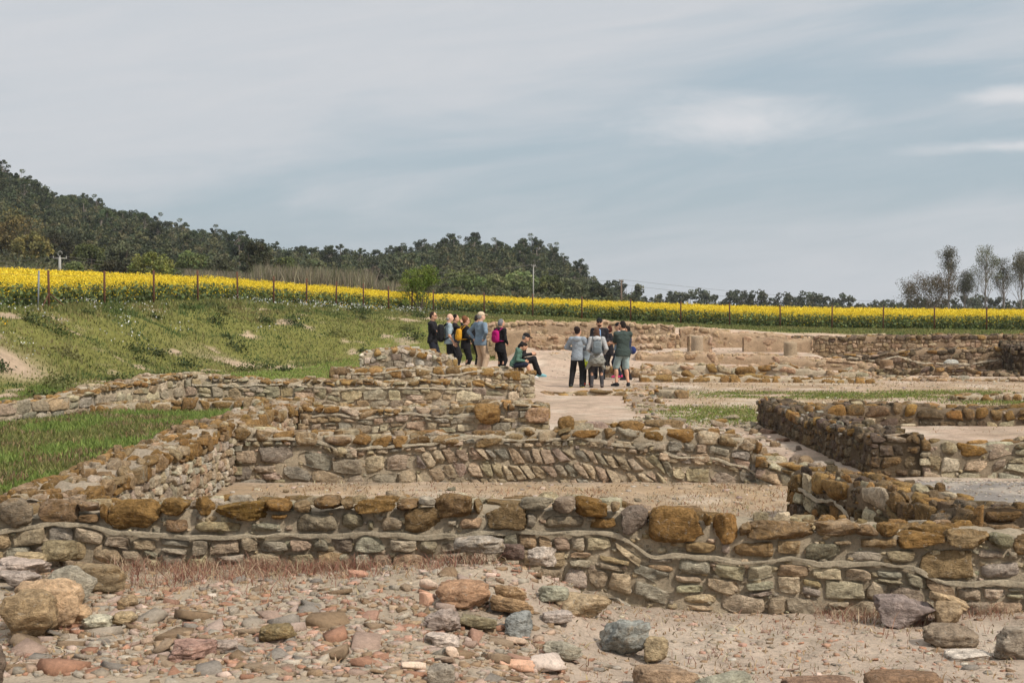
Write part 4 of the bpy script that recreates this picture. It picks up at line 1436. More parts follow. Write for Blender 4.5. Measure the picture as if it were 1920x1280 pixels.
stone_wall('wide plastered tan block with rounded corners on the terrace', [(8.35, 51.4), (10.75, 51.2)], 0.8, [(0, 1.02), (0.5, 1.06), (1, 1.04)], hr=(0.25, 0.4), cover=0.05, **TN)
stone_wall('row of round ochre cobbles edging the right-hand lawn', [(3.5, 40.3), (6.5, 40.2), (10.2, 39.6)], 0.5, [(0, 0.22), (0.5, 0.2), (1, 0.14)], hr=(0.17, 0.27), asp=(0.7, 1.9), n=4, top_l=(0.2, 0.9), wob=0.04, pal=OCHRE, topskip=0.3)
BR = dict(pal=[lin(k_) * 1.3 for k_ in ((140, 120, 96), (126, 107, 84), (150, 131, 108), (114, 98, 80))], top_pal=DARKS + OCHRE[:1], mort=lin((160, 136, 110)), low_l=(0, 0.3), top_l=(0, 0.4), n=3)
stone_wall('long brown wall with painted shade along its top under the field at the far right', [(10.9, 55.2), (22, 54.4)], 0.8, [(0, 0.98), (0.3, 1.06), (0.7, 1.10), (1, 1.0)], hr=(0.10, 0.2), wob=0.03, **BR)  # dark coping colours stand in for the shadow line along the top
stone_wall('nearer brown rubble wall at the far right with pale wavy mortar lines', [(10.6, 48.2), (13, 47.4), (19, 46.6)], 0.9, [(0, 0.45), (0.2, 0.62), (0.5, 0.80), (1, 0.84)], hr=(0.10, 0.2), wob=0.03, seam=[(0.3, 0.30), (0.9, 0.45), (1.8, 0.34), (2.4, 0.52), (3.0, 0.30), (4.6, 0.26), (5.4, 0.40), (6.8, 0.46), (8, 0.40)], seam_r=0.03, **BR)
stone_wall('very dark wall stub turning towards us at the right edge of the excavation', [(16.6, 47.2), (15.7, 43.4)], 0.8, [(0, 1.0), (0.6, 0.98), (1, 0.9)], hr=(0.16, 0.28), n=3, front=(-1, 0), pal=[c * 0.55 for c in DARKS], top_pal=DARKS, mort=lin((70, 58, 46)), low_l=(0, 0.3), top_l=(0, 0.4))  # stones and mortar much darker than in the other walls
stone_wall('thin low line of pale stones at the far edge of the right lawn', [(9.6, 41.3), (14.5, 40.4)], 0.5, [(0, 0.10), (0.5, 0.12), (1, 0.08)], hr=(0.12, 0.2), pal=TANS + STONES, top_pal=TANS, n=3, topskip=0.4)
stone_wall('small scatter-like wall remnant on the lawn near the right edge', [(10.0, 32.2), (12.2, 32.4)], 0.4, [(0, 0.16), (0.5, 0.22), (1, 0.1)], hr=(0.14, 0.2), n=3, pal=STONES, topskip=0.4)

stone_wall('broken line of tan rubble halfway down the slope below the terrace bank', [(4.0, 45.2), (7.5, 44.6), (11.2, 43.4)], 0.7, [(0, 0.36), (0.3, 0.30), (0.6, 0.34), (1, 0.12)], hr=(0.10, 0.2), n=3, pal=TANS + STONES[:4], top_pal=TANS + OCHRE[:2], low_l=(0, .15), top_l=(0, .5), wob=0.04, ragged=0.07, skip=0.2)
stone_wall('low tan footing crossing the terrace floor behind the guide', [(0.9, 53.4), (5.6, 53.2)], 0.6, [(0, 0.72), (0.5, 0.66), (1, 0.74)], hr=(0.10, 0.18), wob=0.04, **TN)
stone_wall('short rubble remnant beside the path, left of the cobble row', [(2.9, 43.2), (4.4, 42.4)], 0.7, [(0, 0.34), (0.5, 0.28), (1, 0.2)], hr=(0.11, 0.2), n=3, pal=TANS + STONES[:3], top_pal=OCHRE + TANS, low_l=(0, .2), top_l=(0, .6))
stone_wall('low brown wall line running along the pale floor at the far right', [(11.2, 44.6), (15.4, 43.2)], 0.6, [(0, 0.22), (0.5, 0.30), (1, 0.18)], hr=(0.10, 0.18), ragged=0.06, **BR)
# column stumps
for (px, Y, r, h, zb, c, lb) in ((1307, 49.7, 0.21, 0.56, 0.50, (176, 156, 132), 'round pale column stump standing in front of the small plastered block'), (1482, 49.0, 0.23, 0.46, 0.40, (172, 152, 126), 'round pale column stump before the wide plastered block'),
                                 (1594, 48.0, 0.22, 0.42, 0.42, (150, 118, 74), 'ochre round column stump at the end of the terrace floor'), (1662, 45.6, 0.21, 0.34, 0.10, (148, 120, 92), 'short brown column stump below the brown far-right wall')):
    m = MB()
    X = wx(px, Y)
    zb = min(zb, gz(X, Y)) - 0.05 if zb > 0.2 else gz(X, Y) - 0.05
    prof = [(0, 0)] + [(r * (1.02 - 0.04 * k / 8), (h + 0.1) * k / 8) for k in range(9)] + [(r * 0.88, h + 0.125), (r * 0.5, h + 0.13), (0.001, h + 0.12)]
    lathe(m, prof, lin(c), 20)
    v = m.v[0]
    m.v[0] = v * (1 + 0.04 * fbm(v * 6 + px, 4, 3))[:, None]
    o = m.build('column_stump', M_EARTH)
    o.location = (X, Y, zb)
    tag(o, lb, 'column stump', 'column stumps on the terrace')

# ------------------------------------------------------------------ loose boulders, each one a thing
def boulder(label, box, zoff, pal, lich, kind, depth=0.8, rz=0.0, n=15, name='boulder', Y=None, mat=None, tilt=0.0, cat='boulder', group=None, flat=False):
    """a loose stone filling the photo box (x0, x1, y0, y1), resting on the ground there"""
    x0, x1, y0, y1 = box
    if Y is None:                          # where the sight line through its foot meets the ground
        Y = 8.5
        for _ in range(25):
            zg = gz(wx((x0 + x1) / 2, Y), Y) + zoff
            Y = 0.5 * Y + 0.5 * (EYE - zg) * FPX / (y1 - HOR)
        Y = min(Y, 9.7)
    w = (x1 - x0) / FPX * Y
    dpt = w * depth
    Yc = Y + dpt * 0.35
    up = (EYE - 0.3) / Y                     # part of the box taken by the top face seen from above
    h = max((y1 - y0) / FPX * Y - dpt * up * 0.55, w * 0.18)
    p, F = lib_rock(n, kind)
    v = p * np.array((w / 2, dpt / 2, h / 2)) * 1.04
    if tilt:
        c_, s_ = math.cos(tilt), math.sin(tilt)
        v = np.stack([v[:, 0] * c_ - v[:, 2] * s_, v[:, 1], v[:, 0] * s_ + v[:, 2] * c_], 1)
    m = MB()
    m.add(v, F, stone_col(pal, lich))
    o = m.build(name, mat or M_STONE, smooth=False)
    X = wx((x0 + x1) / 2, Yc)
    o.location = (X, Yc, gz(X, Y + 0.02) + zoff + h * 0.44)
    o.rotation_euler = (rw.uniform(-.06, .06), 0, rz)
    return tag(o, label, cat, group)


B_BR, B_TN, B_GY, B_OR, B_PL, B_BL = [lin((156, 134, 106))], [lin((190, 164, 130))], [lin((168, 156, 138))], [lin((192, 152, 118))], [lin((206, 192, 172))], [lin((158, 154, 146))]
boulder('rounded brown boulder at the left edge, rusty belly', (-6, 104, 1096, 1206), 0, B_BR, .22, 0, .9)
boulder('tan rounded boulder behind the rusty one at the left', (30, 152, 1072, 1178), 0.02, B_TN, .2, 0, .8)
boulder('grey weathered boulder standing between the tan one and the square block', (92, 180, 1050, 1140), 0, B_GY, .15, 0, .9)
boulder('square brown block beside the red grass at the wall foot', (132, 243, 1042, 1110), 0, B_BR, .35, 1, .8)
boulder('brown stone perched against the wall over the left boulders', (78, 142, 1010, 1058), 0.06, B_BR, .3, 1, .6, Y=9.75)
boulder('flat pale slab bridging the left boulders', (-20, 92, 1054, 1090), 0.05, B_PL, .1, 1, .7, Y=9.4)
boulder('buff rounded stone wedged low between the left boulders', (110, 172, 1128, 1176), 0, B_TN, .1, 0, .8)
boulder('grey stone filling the gap under the pale slab at the left', (0, 70, 1080, 1112), 0.03, B_GY, .1, 1, .7, Y=9.1)
boulder('tan lump on the far side of the left boulders, touching the wall', (20, 84, 1030, 1066), 0.05, B_TN, .25, 0, .7, Y=9.65)
boulder('low pale stone at the right foot of the left boulders', (150, 206, 1150, 1184), 0, B_PL, .05, 1, .8)
boulder('dark stone cut by the left edge of the photo', (-50, 12, 1195, 1285), 0, [lin((128, 112, 96))], 0, 0, .8)
boulder('grey stone with yellow lichen on top of the central pile', (852, 945, 1058, 1100), 0.08, B_GY, .4, 2, .6, Y=9.5)
boulder('large smooth orange-tan boulder in the central pile', (820, 917, 1084, 1142), 0.0, B_OR, .05, 0, .7)
boulder('grey angular block at the lower left of the central pile', (798, 862, 1138, 1186), 0, B_GY, .1, 2, .7)
boulder('tan squared block beside the grey angular one', (856, 930, 1148, 1184), 0, [lin((156, 138, 112))], .2, 1, .6)
boulder('long orange slab leaning in the central pile', (920, 1002, 1116, 1152), 0.03, B_OR, .25, 1, .6, tilt=-0.2)
boulder('ochre lump behind the orange slab', (928, 986, 1094, 1128), 0.06, B_TN, .7, 1, .7)
boulder('pointed blue-grey rock in front of the central pile', (946, 998, 1144, 1196), 0, B_BL, 0, 2, .8)
boulder('whitish block propped against the wall', (984, 1042, 1066, 1106), 0.06, B_PL, .3, 2, .5, Y=9.65)
boulder('reddish dark stone at the wall foot left of the whitish block', (940, 984, 1072, 1104), 0.05, [lin((124, 100, 90))], 0, 0, .6, Y=9.65)
boulder('tan boulder with ochre stains at the right of the central pile', (1040, 1144, 1108, 1158), 0, B_TN, .4, 0, .6)
boulder('pale pointed stone between the orange slab and the tan boulder', (1018, 1072, 1144, 1174), 0, B_PL, .05, 2, .7)
boulder('flat buff stone at the wall foot below the whitish block', (1008, 1066, 1096, 1128), 0.02, [lin((176, 166, 146))], 0, 0, .6)
boulder('pale flat stone at the foot of the grey block', (798, 862, 1184, 1214), 0, B_PL, .05, 1, .8)
boulder('large grey rock leaning right of the central pile', (1124, 1222, 1156, 1232), 0, B_BL, .35, 2, .7, tilt=0.35)
boulder('yellowish stone tucked behind the large leaning grey rock', (1208, 1254, 1190, 1246), 0, B_TN, .3, 0, .8)
boulder('rounded brown boulder cut by the bottom edge in the middle', (1188, 1312, 1236, 1300), 0, [lin((160, 134, 104))], .25, 0, .7)
boulder('grey stone split at the bottom left of the middle', (798, 852, 1242, 1290), 0, B_GY, 0, 2, .7)
boulder('grey flat slab right of the white tile', (1020, 1090, 1202, 1238), 0, B_GY, 0, 1, .6)
boulder('big grey hollowed boulder near the right end of the wall', (1643, 1757, 1112, 1178), 0, [lin((150, 140, 126))], .1, 2, .6)
boulder('brown stone leaning on the hollowed boulder', (1752, 1802, 1120, 1172), 0.02, B_BR, .1, 0, .8)
boulder('smooth tan-grey cobble below the hollowed boulder', (1733, 1836, 1166, 1214), 0, [lin((158, 142, 118))], .1, 0, .6)
boulder('slanted slab above the smooth cobble', (1744, 1826, 1114, 1144), 0.10, B_TN, .2, 1, .6, tilt=-0.25)
boulder('grey stone cut by the right edge of the photo', (1862, 1944, 1172, 1238), 0, B_GY, .1, 2, .6)
boulder('half-buried flat pale stone in the right-hand dust', (1770, 1856, 1218, 1244), -0.02, B_PL, 0, 0, .8)
boulder('grey boulder cut by the bottom edge, right of the brown one', (1302, 1416, 1254, 1310), 0, B_GY, .05, 0, .7)
boulder('dark brown boulder at the bottom edge below the dusty floor', (1620, 1770, 1252, 1320), 0, [lin((140, 116, 90))], .2, 0, .6)
boulder('low brown stone sunk at the bottom edge', (1468, 1604, 1266, 1310), 0, [lin((148, 124, 98))], .2, 0, .6)
boulder('yellow-lichened cobble in the left rubble', (486, 556, 1166, 1206), 0, [lin((150, 130, 96))], .5, 0, .7)
boulder('broad pinkish slab lying in the left rubble', (316, 402, 1198, 1240), 0, [lin((184, 150, 134))], 0, 1, .9)
boulder('smooth grey pebble beside the pinkish slab', (400, 446, 1198, 1224), 0, B_GY, 0, 0, .8)
boulder('ochre wedge of stone in front of the square block', (222, 256, 1112, 1142), 0, B_TN, .5, 1, .8)
boulder('squat tan stone right of the left boulders', (212, 256, 1142, 1174), 0, B_TN, .1, 0, .8)
boulder('round ochre boulder on the row of cobbles', (1376, 1414, 689, 712), 0.1, [lin((128, 96, 56))], .8, 0, .8, Y=40.4, n=6)
boulder('ochre boulder standing up on the middle wall, left of its centre', (1045, 1080, 790, 823), 0, OCHRE[:1], .95, 0, .8, Y=17.25, n=7).location[2] = 0.72
boulder('broad ochre boulder sitting on the middle wall, right of its centre', (1153, 1209, 801, 833), 0, OCHRE[:1], 1., 0, .7, Y=17.2, n=7).location[2] = 0.67
boulder('tall ochre block at the end of the wall behind the middle wall', (890, 938, 756, 796), 0, OCHRE[:2] + TANS[:1], .55, 1, .8, Y=21.2, n=9).location[2] = 0.55
boulder('wide ochre boulder right of the tall ochre block', (985, 1030, 766, 796), 0, OCHRE[:2] + TANS[:1], .6, 0, .8, Y=21.2, n=9).location[2] = 0.53
boulder('ochre block under the seated visitors', (951, 985, 697, 712), 0, OCHRE[:1], .8, 1, .8, Y=33.0, n=5).location[2] = 0.56
boulder('ochre end stone next to the block under the seated visitors', (985, 1006, 694, 707), 0, OCHRE[:1], .8, 0, .8, Y=33.0, n=5).location[2] = 0.60
boulder('white stone lying at the foot of the brown far-right wall', (1768, 1796, 687, 700), 0.2, [lin((176, 172, 165))], 0, 0, .7, Y=46.2, n=5)
boulder('long flat ochre slab on top of the middle wall at the path end', (1208, 1280, 786, 806), 0, [lin((150, 124, 88))], .3, 1, .5, Y=17.9, n=6).location[2] = 0.66
boulder('tan leaning block on the left of the sandy path', (1066, 1102, 776, 796), 0, B_TN, .2, 2, .8, Y=22.5, n=6).location[2] = 0.28

# broken roof tiles and bricks
TERRA = [lin((206, 162, 138)), lin((202, 172, 152)), lin((194, 146, 118)), lin((210, 184, 166)), lin((196, 168, 144))]
for lb, bx, c in (('long salmon brick bar in front of the white tile', (936, 1002, 1236, 1258), TERRA[0]), ('thin salmon brick under the pointed rock', (946, 990, 1192, 1210), TERRA[1]), ('square salmon brick at the left of the central pile', (784, 816, 1108, 1136), TERRA[0]),
                  ('pinkish brick chunk above the square salmon brick', (786, 824, 1084, 1108), TERRA[3]), ('red-orange tile corner by the red grass', (648, 690, 1066, 1082), TERRA[2]), ('upright salmon tile shard in the dust', (834, 860, 1210, 1232), TERRA[1]),
                  ('grey-faced salmon brick at the bottom of the rubble', (752, 800, 1238, 1258), TERRA[3])):
    boulder(lb, bx, 0, [c], 0, 2, .5, rz=rw.uniform(-.3, .3), n=5, name='brick', mat=M_BRICK, cat='brick', flat=True)
boulder('flat whitish floor tile lying askew', (988, 1056, 1222, 1256), 0.02, [lin((206, 188, 172))], 0, 2, .8, rz=0.5, n=5, name='floor_tile', mat=M_BRICK, cat='floor tile', flat=True)

frag = []


def shard(rng, t):
    """broken slab: an irregular polygon with a chipped, slightly smaller upper face"""
    n = rng.randint(3, 6)
    a = np.sort(np.arange(n) / n * 6.283 + rng.uniform(-0.5, 0.5, n))
    r = rng.uniform(0.65, 1.15, n)
    lo = np.stack([np.cos(a) * r, np.sin(a) * r * rng.uniform(0.55, 0.95), np.full(n, -t)], 1)
    hi = lo * np.array((rng.uniform(.8, 1.0), rng.uniform(.8, 1.0), 0)) + rng.normal(0, 0.05, (n, 3)) * (1, 1, 0.8) + np.array((0, 0, t))
    k = np.arange(n)
    k2 = (k + 1) % n
    V = np.vstack([lo, hi, [hi.mean(0) + (0, 0, rng.uniform(-.03, .05))]])
    return V, [np.stack([k, k2, n + k2, n + k], 1), np.stack([n + k, n + k2, np.full(n, 2 * n)], 1), k[::-1][None, :]]


# the smallest fragments, half buried: too many to count
g = MB()
for k in range(4300):
    if k < 3500:
        px, py = rw.uniform(-260 if k % 5 == 0 else 0, 1060), 1085 + (330 if k % 5 == 0 else 215) * rw.uniform(0, 1) ** 0.8
    else:
        px, py = rw.uniform(900, 1900), rw.uniform(1130, 1290)
    Y = (EYE - (0.25 if px < 1050 else 0.05)) * FPX / (py - HOR)
    X = wx(px, Y)
    V, F = shard(rw, rw.uniform(0.12, 0.32))
    r = 0.012 + 0.044 * rw.uniform() ** 1.6
    if k >= 3500:
        r *= 0.6
    V = V * r
    al, tl = rw.uniform(0, 6.28), rw.normal(0, 0.25)
    V = V @ np.array(((1, 0, 0), (0, math.cos(tl), -math.sin(tl)), (0, math.sin(tl), math.cos(tl)))).T
    V = V @ np.array(((math.cos(al), -math.sin(al), 0), (math.sin(al), math.cos(al), 0), (0, 0, 1))).T
    cc_ = (TERRA + TANS + [lin((196, 182, 162)), lin((178, 166, 148)), lin((190, 172, 150))])[rw.randint(12)] * rw.uniform(.6, .95)
    g.add(V + np.array((X, Y, gz(X, Y) + r * 0.05)), F, np.append(cc_, 0))
tag(g.build('fragments', M_BRICK, smooth=False), 'small dusty fragments of tile and stone bedded in the foreground soil', 'rubble', kind='stuff')

for k in range(18):
    V, F = shard(rw, rw.uniform(0.07, 0.19))
    m = MB()
    m.add(V, F, np.append(0.82 * (TERRA[k % 5] if k < 9 else (TANS + [lin((196, 180, 160)), lin((176, 164, 150))])[k % 6]) * rw.uniform(.85, 1.1), 0.05))
    frag.append(m)
meshes = []
placed = []
FL = ['broken terracotta tile fragment lying in the foreground rubble', 'broken pale stone flake lying in the foreground rubble']
for k in range(300):
    for _ in range(30):
        if k < 45:                          # on the central pile
            px, py = rw.uniform(800, 1130), rw.uniform(1105, 1225)
        elif rw.uniform() < 0.86:
            px, py = rw.uniform(20, 1010), 1100 + 190 * rw.uniform(0, 1) ** 0.75
        else:
            px, py = rw.uniform(1000, 1900), rw.uniform(1150, 1280)
        Y = (EYE - 0.25) * FPX / (py - HOR)
        X = wx(px, Y)
        r = (0.045 + 0.095 * rw.uniform() ** 1.5) * (1.2 if py > 1180 else 0.75)
        if px > 1010:
            r *= 0.5
        if X < -2.55 and Y > 8.0:
            continue
        if all((X - a) ** 2 + (Y - b) ** 2 > (0.68 * (r + c)) ** 2 for a, b, c in placed):
            break
    placed.append((X, Y, r))
    i = rw.randint(18)
    if len(meshes) < 18:
        i = len(meshes)
        o = frag[i].build('tile_fragment' if i < 9 else 'stone_flake', M_BRICK, smooth=False)
        meshes.append(o)
    else:
        o = meshes[i].copy()
        COL.objects.link(o)
    o.location = (X, Y, gz(X, Y) + r * 0.05)
    o.scale = (r, r, r * rw.uniform(0.8, 1.3))
    o.rotation_euler = (rw.normal(0, 0.2), rw.normal(0, 0.2), rw.uniform(0, 6.28))
    tag(o, FL[0] if i < 9 else FL[1], 'tile fragment' if i < 9 else 'stone flake', 'terracotta fragments in the rubble' if i < 9 else 'stone flakes in the rubble')

# loose stones one could lift, in the rubble strips of the middle distance
ST_LB = [('loose weathered stone in the rubble strip right of the sandy path', 'loose stones right of the sandy path', 46, (2.35, 4.3), (18.4, 27.5), (0.07, 0.20)),
         ('loose tan stone on the slope between the terrace bank and the cobble row', 'loose stones on the slope below the terrace', 60, (3.4, 12.5), (41.0, 47.0), (0.10, 0.34)),
         ('loose brown stone at the foot of the far-right brown walls', 'loose stones before the far-right walls', 40, (10.5, 17.5), (40.5, 46.0), (0.08, 0.30)),
         ('loose stone on the floor behind the nearest wall', 'loose stones on the floor behind the nearest wall', 16, (-3.0, 2.8), (10.85, 16.6), (0.04, 0.10))]
for lb, gp, cnt, xr, yr, sr in ST_LB:
    pro = []
    for k in range(cnt):
        if k < 8:
            p, F = lib_rock(5, k % 3)
            m = MB()
            m.add(p * np.array((0.5, rw.uniform(.3, .45), rw.uniform(.18, .32))), F, stone_col(STONES + OCHRE[:2] + TANS[:2], rw.uniform(0, .7)))
            o = m.build('loose_stone', M_STONE, smooth=False)
            pro.append(o)
        else:
            o = pro[rw.randint(8)].copy()
            COL.objects.link(o)
        s_ = sr[0] + (sr[1] - sr[0]) * rw.uniform() ** 1.8
        X, Y = rw.uniform(*xr), rw.uniform(*yr)
        o.location = (X, Y, gz(X, Y) + s_ * 0.12)
        o.scale = (s_ * 1.5,) * 3
        o.rotation_euler = (rw.normal(0, .15), rw.normal(0, .15), rw.uniform(0, 6.28))
        tag(o, lb, 'stone', gp)
# ------------------------------------------------------------------ the fence along the field
rv = np.random.RandomState(21)
fence = thing('wire_fence', 'wire fence on rusty posts between the ruins and the yellow field', 'fence', (-4.2, 76.8, gz(-4.2, 76.8)))
floc = np.array(fence.location)
posts = []
for k in range(-2, 12):
    posts.append((FX0 + FDX * k, FY0 + FDY * k))
for px in (908, 999, 1091, 1182, 1276, 1368, 1463, 1560, 1656, 1752, 1850, 1950, 2050):
    Y = 77.3 - (px - 908) / 942 * 3.4
    posts.append((wx(px, Y), Y))
for (X, Y) in posts:
    m = MB()
    z = gz(X, Y)
    h = 1.28 if X < -4 else 1.22
    lean = rv.uniform(-0.03, 0.03, 2)
    tube(m, [(X, Y, z - 0.15), (X + lean[0] * 0.5, Y + lean[1] * .5, z + h / 2), (X + lean[0], Y + lean[1], z + h)], (0.042, 0.040, 0.040), None, 5)
    m.build('post', M_RUST, fence, loc=floc, smooth=False)
m = MB()
X, Y = FX0, FY0
z = gz(X, Y)
for s in (-1, 1):
    tube(m, [(X, Y, z + 0.55), (X + s * 0.75 * TX + 0.2, Y + s * .75 * TY, z - 0.02)], 0.022, None, 4)
m.build('post_brace', M_RUST, fence, loc=floc)
m = MB()
for hh in (0.35, 0.7, 1.1):
    tube(m, [(a, b, gz(a, b) + hh) for a, b in posts], 0.004, None, 3, cap=False)
m.build('fence_wire', M_WIRE, fence, loc=floc)
X, Y = wx(71, 45.2), 45.2
m = MB()
tube(m, [(X, Y, gz(X, Y) - .1), (X + 0.03, Y, gz(X, Y) + 1.25)], 0.028, None, 6)
tag(m.build('metal_post', plain_material('galvanised', (0.2, 0.21, 0.22), 0.6, 0.2, 12, 0.002), loc=(X, Y, gz(X, Y))), 'grey galvanised post standing beside the braced corner post of the fence', 'post')

# ------------------------------------------------------------------ flowering rapeseed field
g = MB()


def field_far(x):
    """far edge of the crop"""
    return np.interp(x, [-60, -34, -26, -15, 0, 18, 54], [92, 96, 110, 124, 134, 140, 150])


def in_field(x, y):
    d, t = fence_dt(x, y)
    left = (d < -0.7)
    fy = 78.5 - (x + 1.5) / 26.7 * 3.4
    back = (y > fy) & (x > -5)
    corner = (d < -0.7) | (x > -5.5)
    return ((left & (y < 78)) | back | ((d < -0.7) & (y >= 78))) & corner & (y < field_far(x)) & (np.abs(x) < 0.43 * y + 3)


def crop(x, y, h, nleaf, nfl, fs):
    n = len(x)
    z = ground_z(x, y, False)
    gcol = pick(rv, [(0.12, 0.165, 0.06), (0.145, 0.185, 0.07), (0.10, 0.135, 0.05)], n, 0.3)
    if nleaf:
        xx, yy, zz, hh = (np.repeat(q, nleaf) for q in (x, y, z, h))
        m_ = len(xx)
        zz2 = zz + hh * rv.uniform(0.05, 0.72, m_)
        specks(g, np.stack([xx + rv.normal(0, 0.09, m_), yy + rv.normal(0, 0.09, m_), zz2], 1), rv.uniform(0.09, 0.20, m_), np.repeat(gcol, nleaf, 0) * rv.uniform(0.7, 1.3, (m_, 1)))
        blades(g, x, y, h * 0.85, np.full(n, 0.02), gcol, 0.1, z=z, rng=rv)
    xx, yy, zz, hh = (np.repeat(q, nfl) for q in (x, y, z, h))
    m_ = len(xx)
    f = np.clip(1 - np.abs(rv.normal(0, 0.34, m_)), 0.15, 1)
    sp = 0.05 + 0.10 * (1 - f)
    specks(g, np.stack([xx + rv.normal(0, 1, m_) * sp, yy + rv.normal(0, 1, m_) * sp, zz + hh * f], 1), fs * rv.uniform(0.7, 1.4, m_), pick(rv, [(0.82, 0.62, 0.035), (0.76, 0.55, 0.025), (0.86, 0.70, 0.07), (0.66, 0.50, 0.03)], m_, 0.12))


def field_pts(n, x0, x1, y0, y1):
    x, y = rv.uniform(x0, x1, n), rv.uniform(y0, y1, n)
    k = in_field(x, y)
    return x[k], y[k]


# front rank seen from the side: dense, with leaves
x, y = field_pts(165000, -28, 35, 33, 88)
d, t = fence_dt(x, y)
fy = 78.5 - (x + 1.5) / 26.7 * 3.4
k = np.where((x < -4.8) & (y < 79), d > -4.2, y < fy + 3.2) & (rv.uniform(0, 1, len(x)) < 0.95)
x, y = x[k], y[k]
hvar = lambda x, y: (0.98 + 0.10 * fbm2(x * 0.8, y * 0.8, 81, 3)) * rv.uniform(0.76, 1.14, len(x))
crop(x, y, hvar(x, y), 7, 17, 0.046)
x, y = field_pts(100000, -55, 62, 36, 150)
d, t = fence_dt(x, y)
k = ((y < 80) & (d < -3.6)) | (y >= 79)
x, y = x[k], y[k]
crop(x, y, hvar(x, y), 0, 10, 0.088)
tag(g.build('rapeseed_crop', M_FLOWER, smooth=False), 'bright yellow flowering rapeseed crop filling the field behind the fence', 'crop', kind='stuff')

# ------------------------------------------------------------------ trees
def clump_cloud(mb, centres, rad, per, size, cols, flat=0.65, rng=rv):
    for i, c in enumerate(centres):
        r = rad[i] if np.ndim(rad) else rad
        q = rng.normal(size=(per, 3))
        q /= np.linalg.norm(q, axis=1)[:, None]
        q *= rng.uniform(0.25, 1.0, (per, 1)) ** 0.5
        pos = np.asarray(c) + q * np.array((r, r, r * flat))
        specks(mb, pos, size * rng.uniform(0.7, 1.35, per), np.clip(cols[i] * rng.uniform(0.75, 1.25, (per, 1)), 0, 1), rng)


def branchy(mb, rng, p, d, L, r, lev, tips, spread=0.6, nch=(2, 4), seg=5, up=0.15):
    """a limb that tapers, bends and forks; collects twig tips"""
    n = 4
    pts, dirs = [np.array(p, float)], np.array(d, float)
    for k in range(n):
        dirs = dirs + rng.normal(0, 0.13, 3) + np.array((0, 0, up * 0.3))
        dirs /= np.linalg.norm(dirs)
        pts.append(pts[-1] + dirs * L / n)
    tube(mb, pts, np.linspace(r, r * 0.55, n + 1), None, seg, cap=False)
    if lev == 0:
        tips.append(pts[-1])
        tips.append(pts[-2])
        return
    for k in range(rng.randint(*nch)):
        e = dirs + rng.normal(0, spread, 3) + np.array((0, 0, up))
        e /= np.linalg.norm(e)
        branchy(mb, rng, pts[-1 - (k % 2)], e, L * rng.uniform(0.55, 0.85), r * 0.55, lev - 1, tips, spread, nch, max(3, seg - 1), up)


def make_pine(i, name='pine_tree'):
    rng = np.random.RandomState(300 + i)
    t = thing(name, 'pine', 'tree', (0, 0, 0))
    m = MB()
    H = 9.5 * (1.0, 0.85, 1.1, 0.95, 1.15, 0.8, 1.0)[i]
    wd = (1.0, 1.2, 0.92, 1.0, 0.9, 1.15, 1.05)[i]
    lo_ = (0.42, 0.36, 0.3, 0.45, 0.34, 0.4, 0.48)[i]
    bx, by = rng.normal(0, 0.3, 2)
    top = np.array((bx, by, H * 0.86))
    trunk = [np.array((bx * s * s, by * s * s, H * 0.86 * s)) for s in np.linspace(0, 1, 6)]
    tube(m, trunk, np.linspace(0.19, 0.06, 6), None, 5)
    cents, rads = [], []
    n = rng.randint(24, 34)
    for k in range(n):
        a, zz = rng.uniform(0, 6.28), rng.uniform(0, 1)
        prof = (0.55 + 0.6 * math.sin(math.pi * min(1, 0.18 + zz * 0.8))) * (1.0 if zz < .8 else 0.75)
        rr = 2.1 * wd * prof * math.sqrt(rng.uniform(0.1, 1))
        c = np.array((bx * 0.8 + rr * math.cos(a), by * 0.8 + rr * math.sin(a), H * (lo_ + (0.96 - lo_) * zz)))
        cents.append(c)
        rads.append(rng.uniform(0.42, 1.0))
        if k % 2 == 0:
            s = rng.uniform(0.5, 0.95)
            b0 = np.array((bx * s * s, by * s * s, H * 0.86 * s))
            tube(m, [b0, (b0 + c) / 2 + (0, 0, 0.2), c], (0.06, 0.04, 0.02), None, 3, cap=False)
    m.build('trunk', M_BARK_PALE, t)
    cols = pick(rng, [(0.056, 0.072, 0.033), (0.072, 0.086, 0.038), (0.046, 0.060, 0.030), (0.092, 0.100, 0.043)], n, 0.25)
    m = MB()
    clump_cloud(m, cents, rads, 100, 0.30, cols * (0.85, 1.2, 0.95, 0.8, 1.05, 1.3, 0.9)[i], 0.7, rng)
    m.build('crown', M_LEAF, t, smooth=False)
    return t


PINES = [make_pine(i) for i in range(7)]
zones_lb = {'sky1': ('dark pine on the skyline of the high left hill', 'pines along the skyline of the left hill'), 'sky2': ('dark pine on the skyline of the low middle hill', 'pines along the skyline of the middle hill'),
            'slope1': ('grey-green pine on the slope of the left hill', 'pines on the slope of the left hill'), 'slope2': ('grey-green pine on the face of the low middle hill', 'pines on the face of the middle hill')}
spots = []
px = -60.0
while px < 1290:
    Y = rv.uniform(388, 408)
    spots.append((px, Y, rv.uniform(0.6, 1.05) * (1.0 if px < 1050 else max(0.3, 0.9 - (px - 1050) / 300)), 'sky1' if px < 650 else 'sky2'))
    px += rv.uniform(8, 13)
while len(spots) < 296:
    px = rv.uniform(-60, 1100)
    Yr = rv.uniform(255, 388)
    hpx = HOR - np.interp(px, _hpx, _hpy)
    if rv.uniform() * 300 < hpx + 30:
        spots.append((px, Yr, rv.uniform(0.5, 0.85), 'slope1' if px < 650 else 'slope2'))
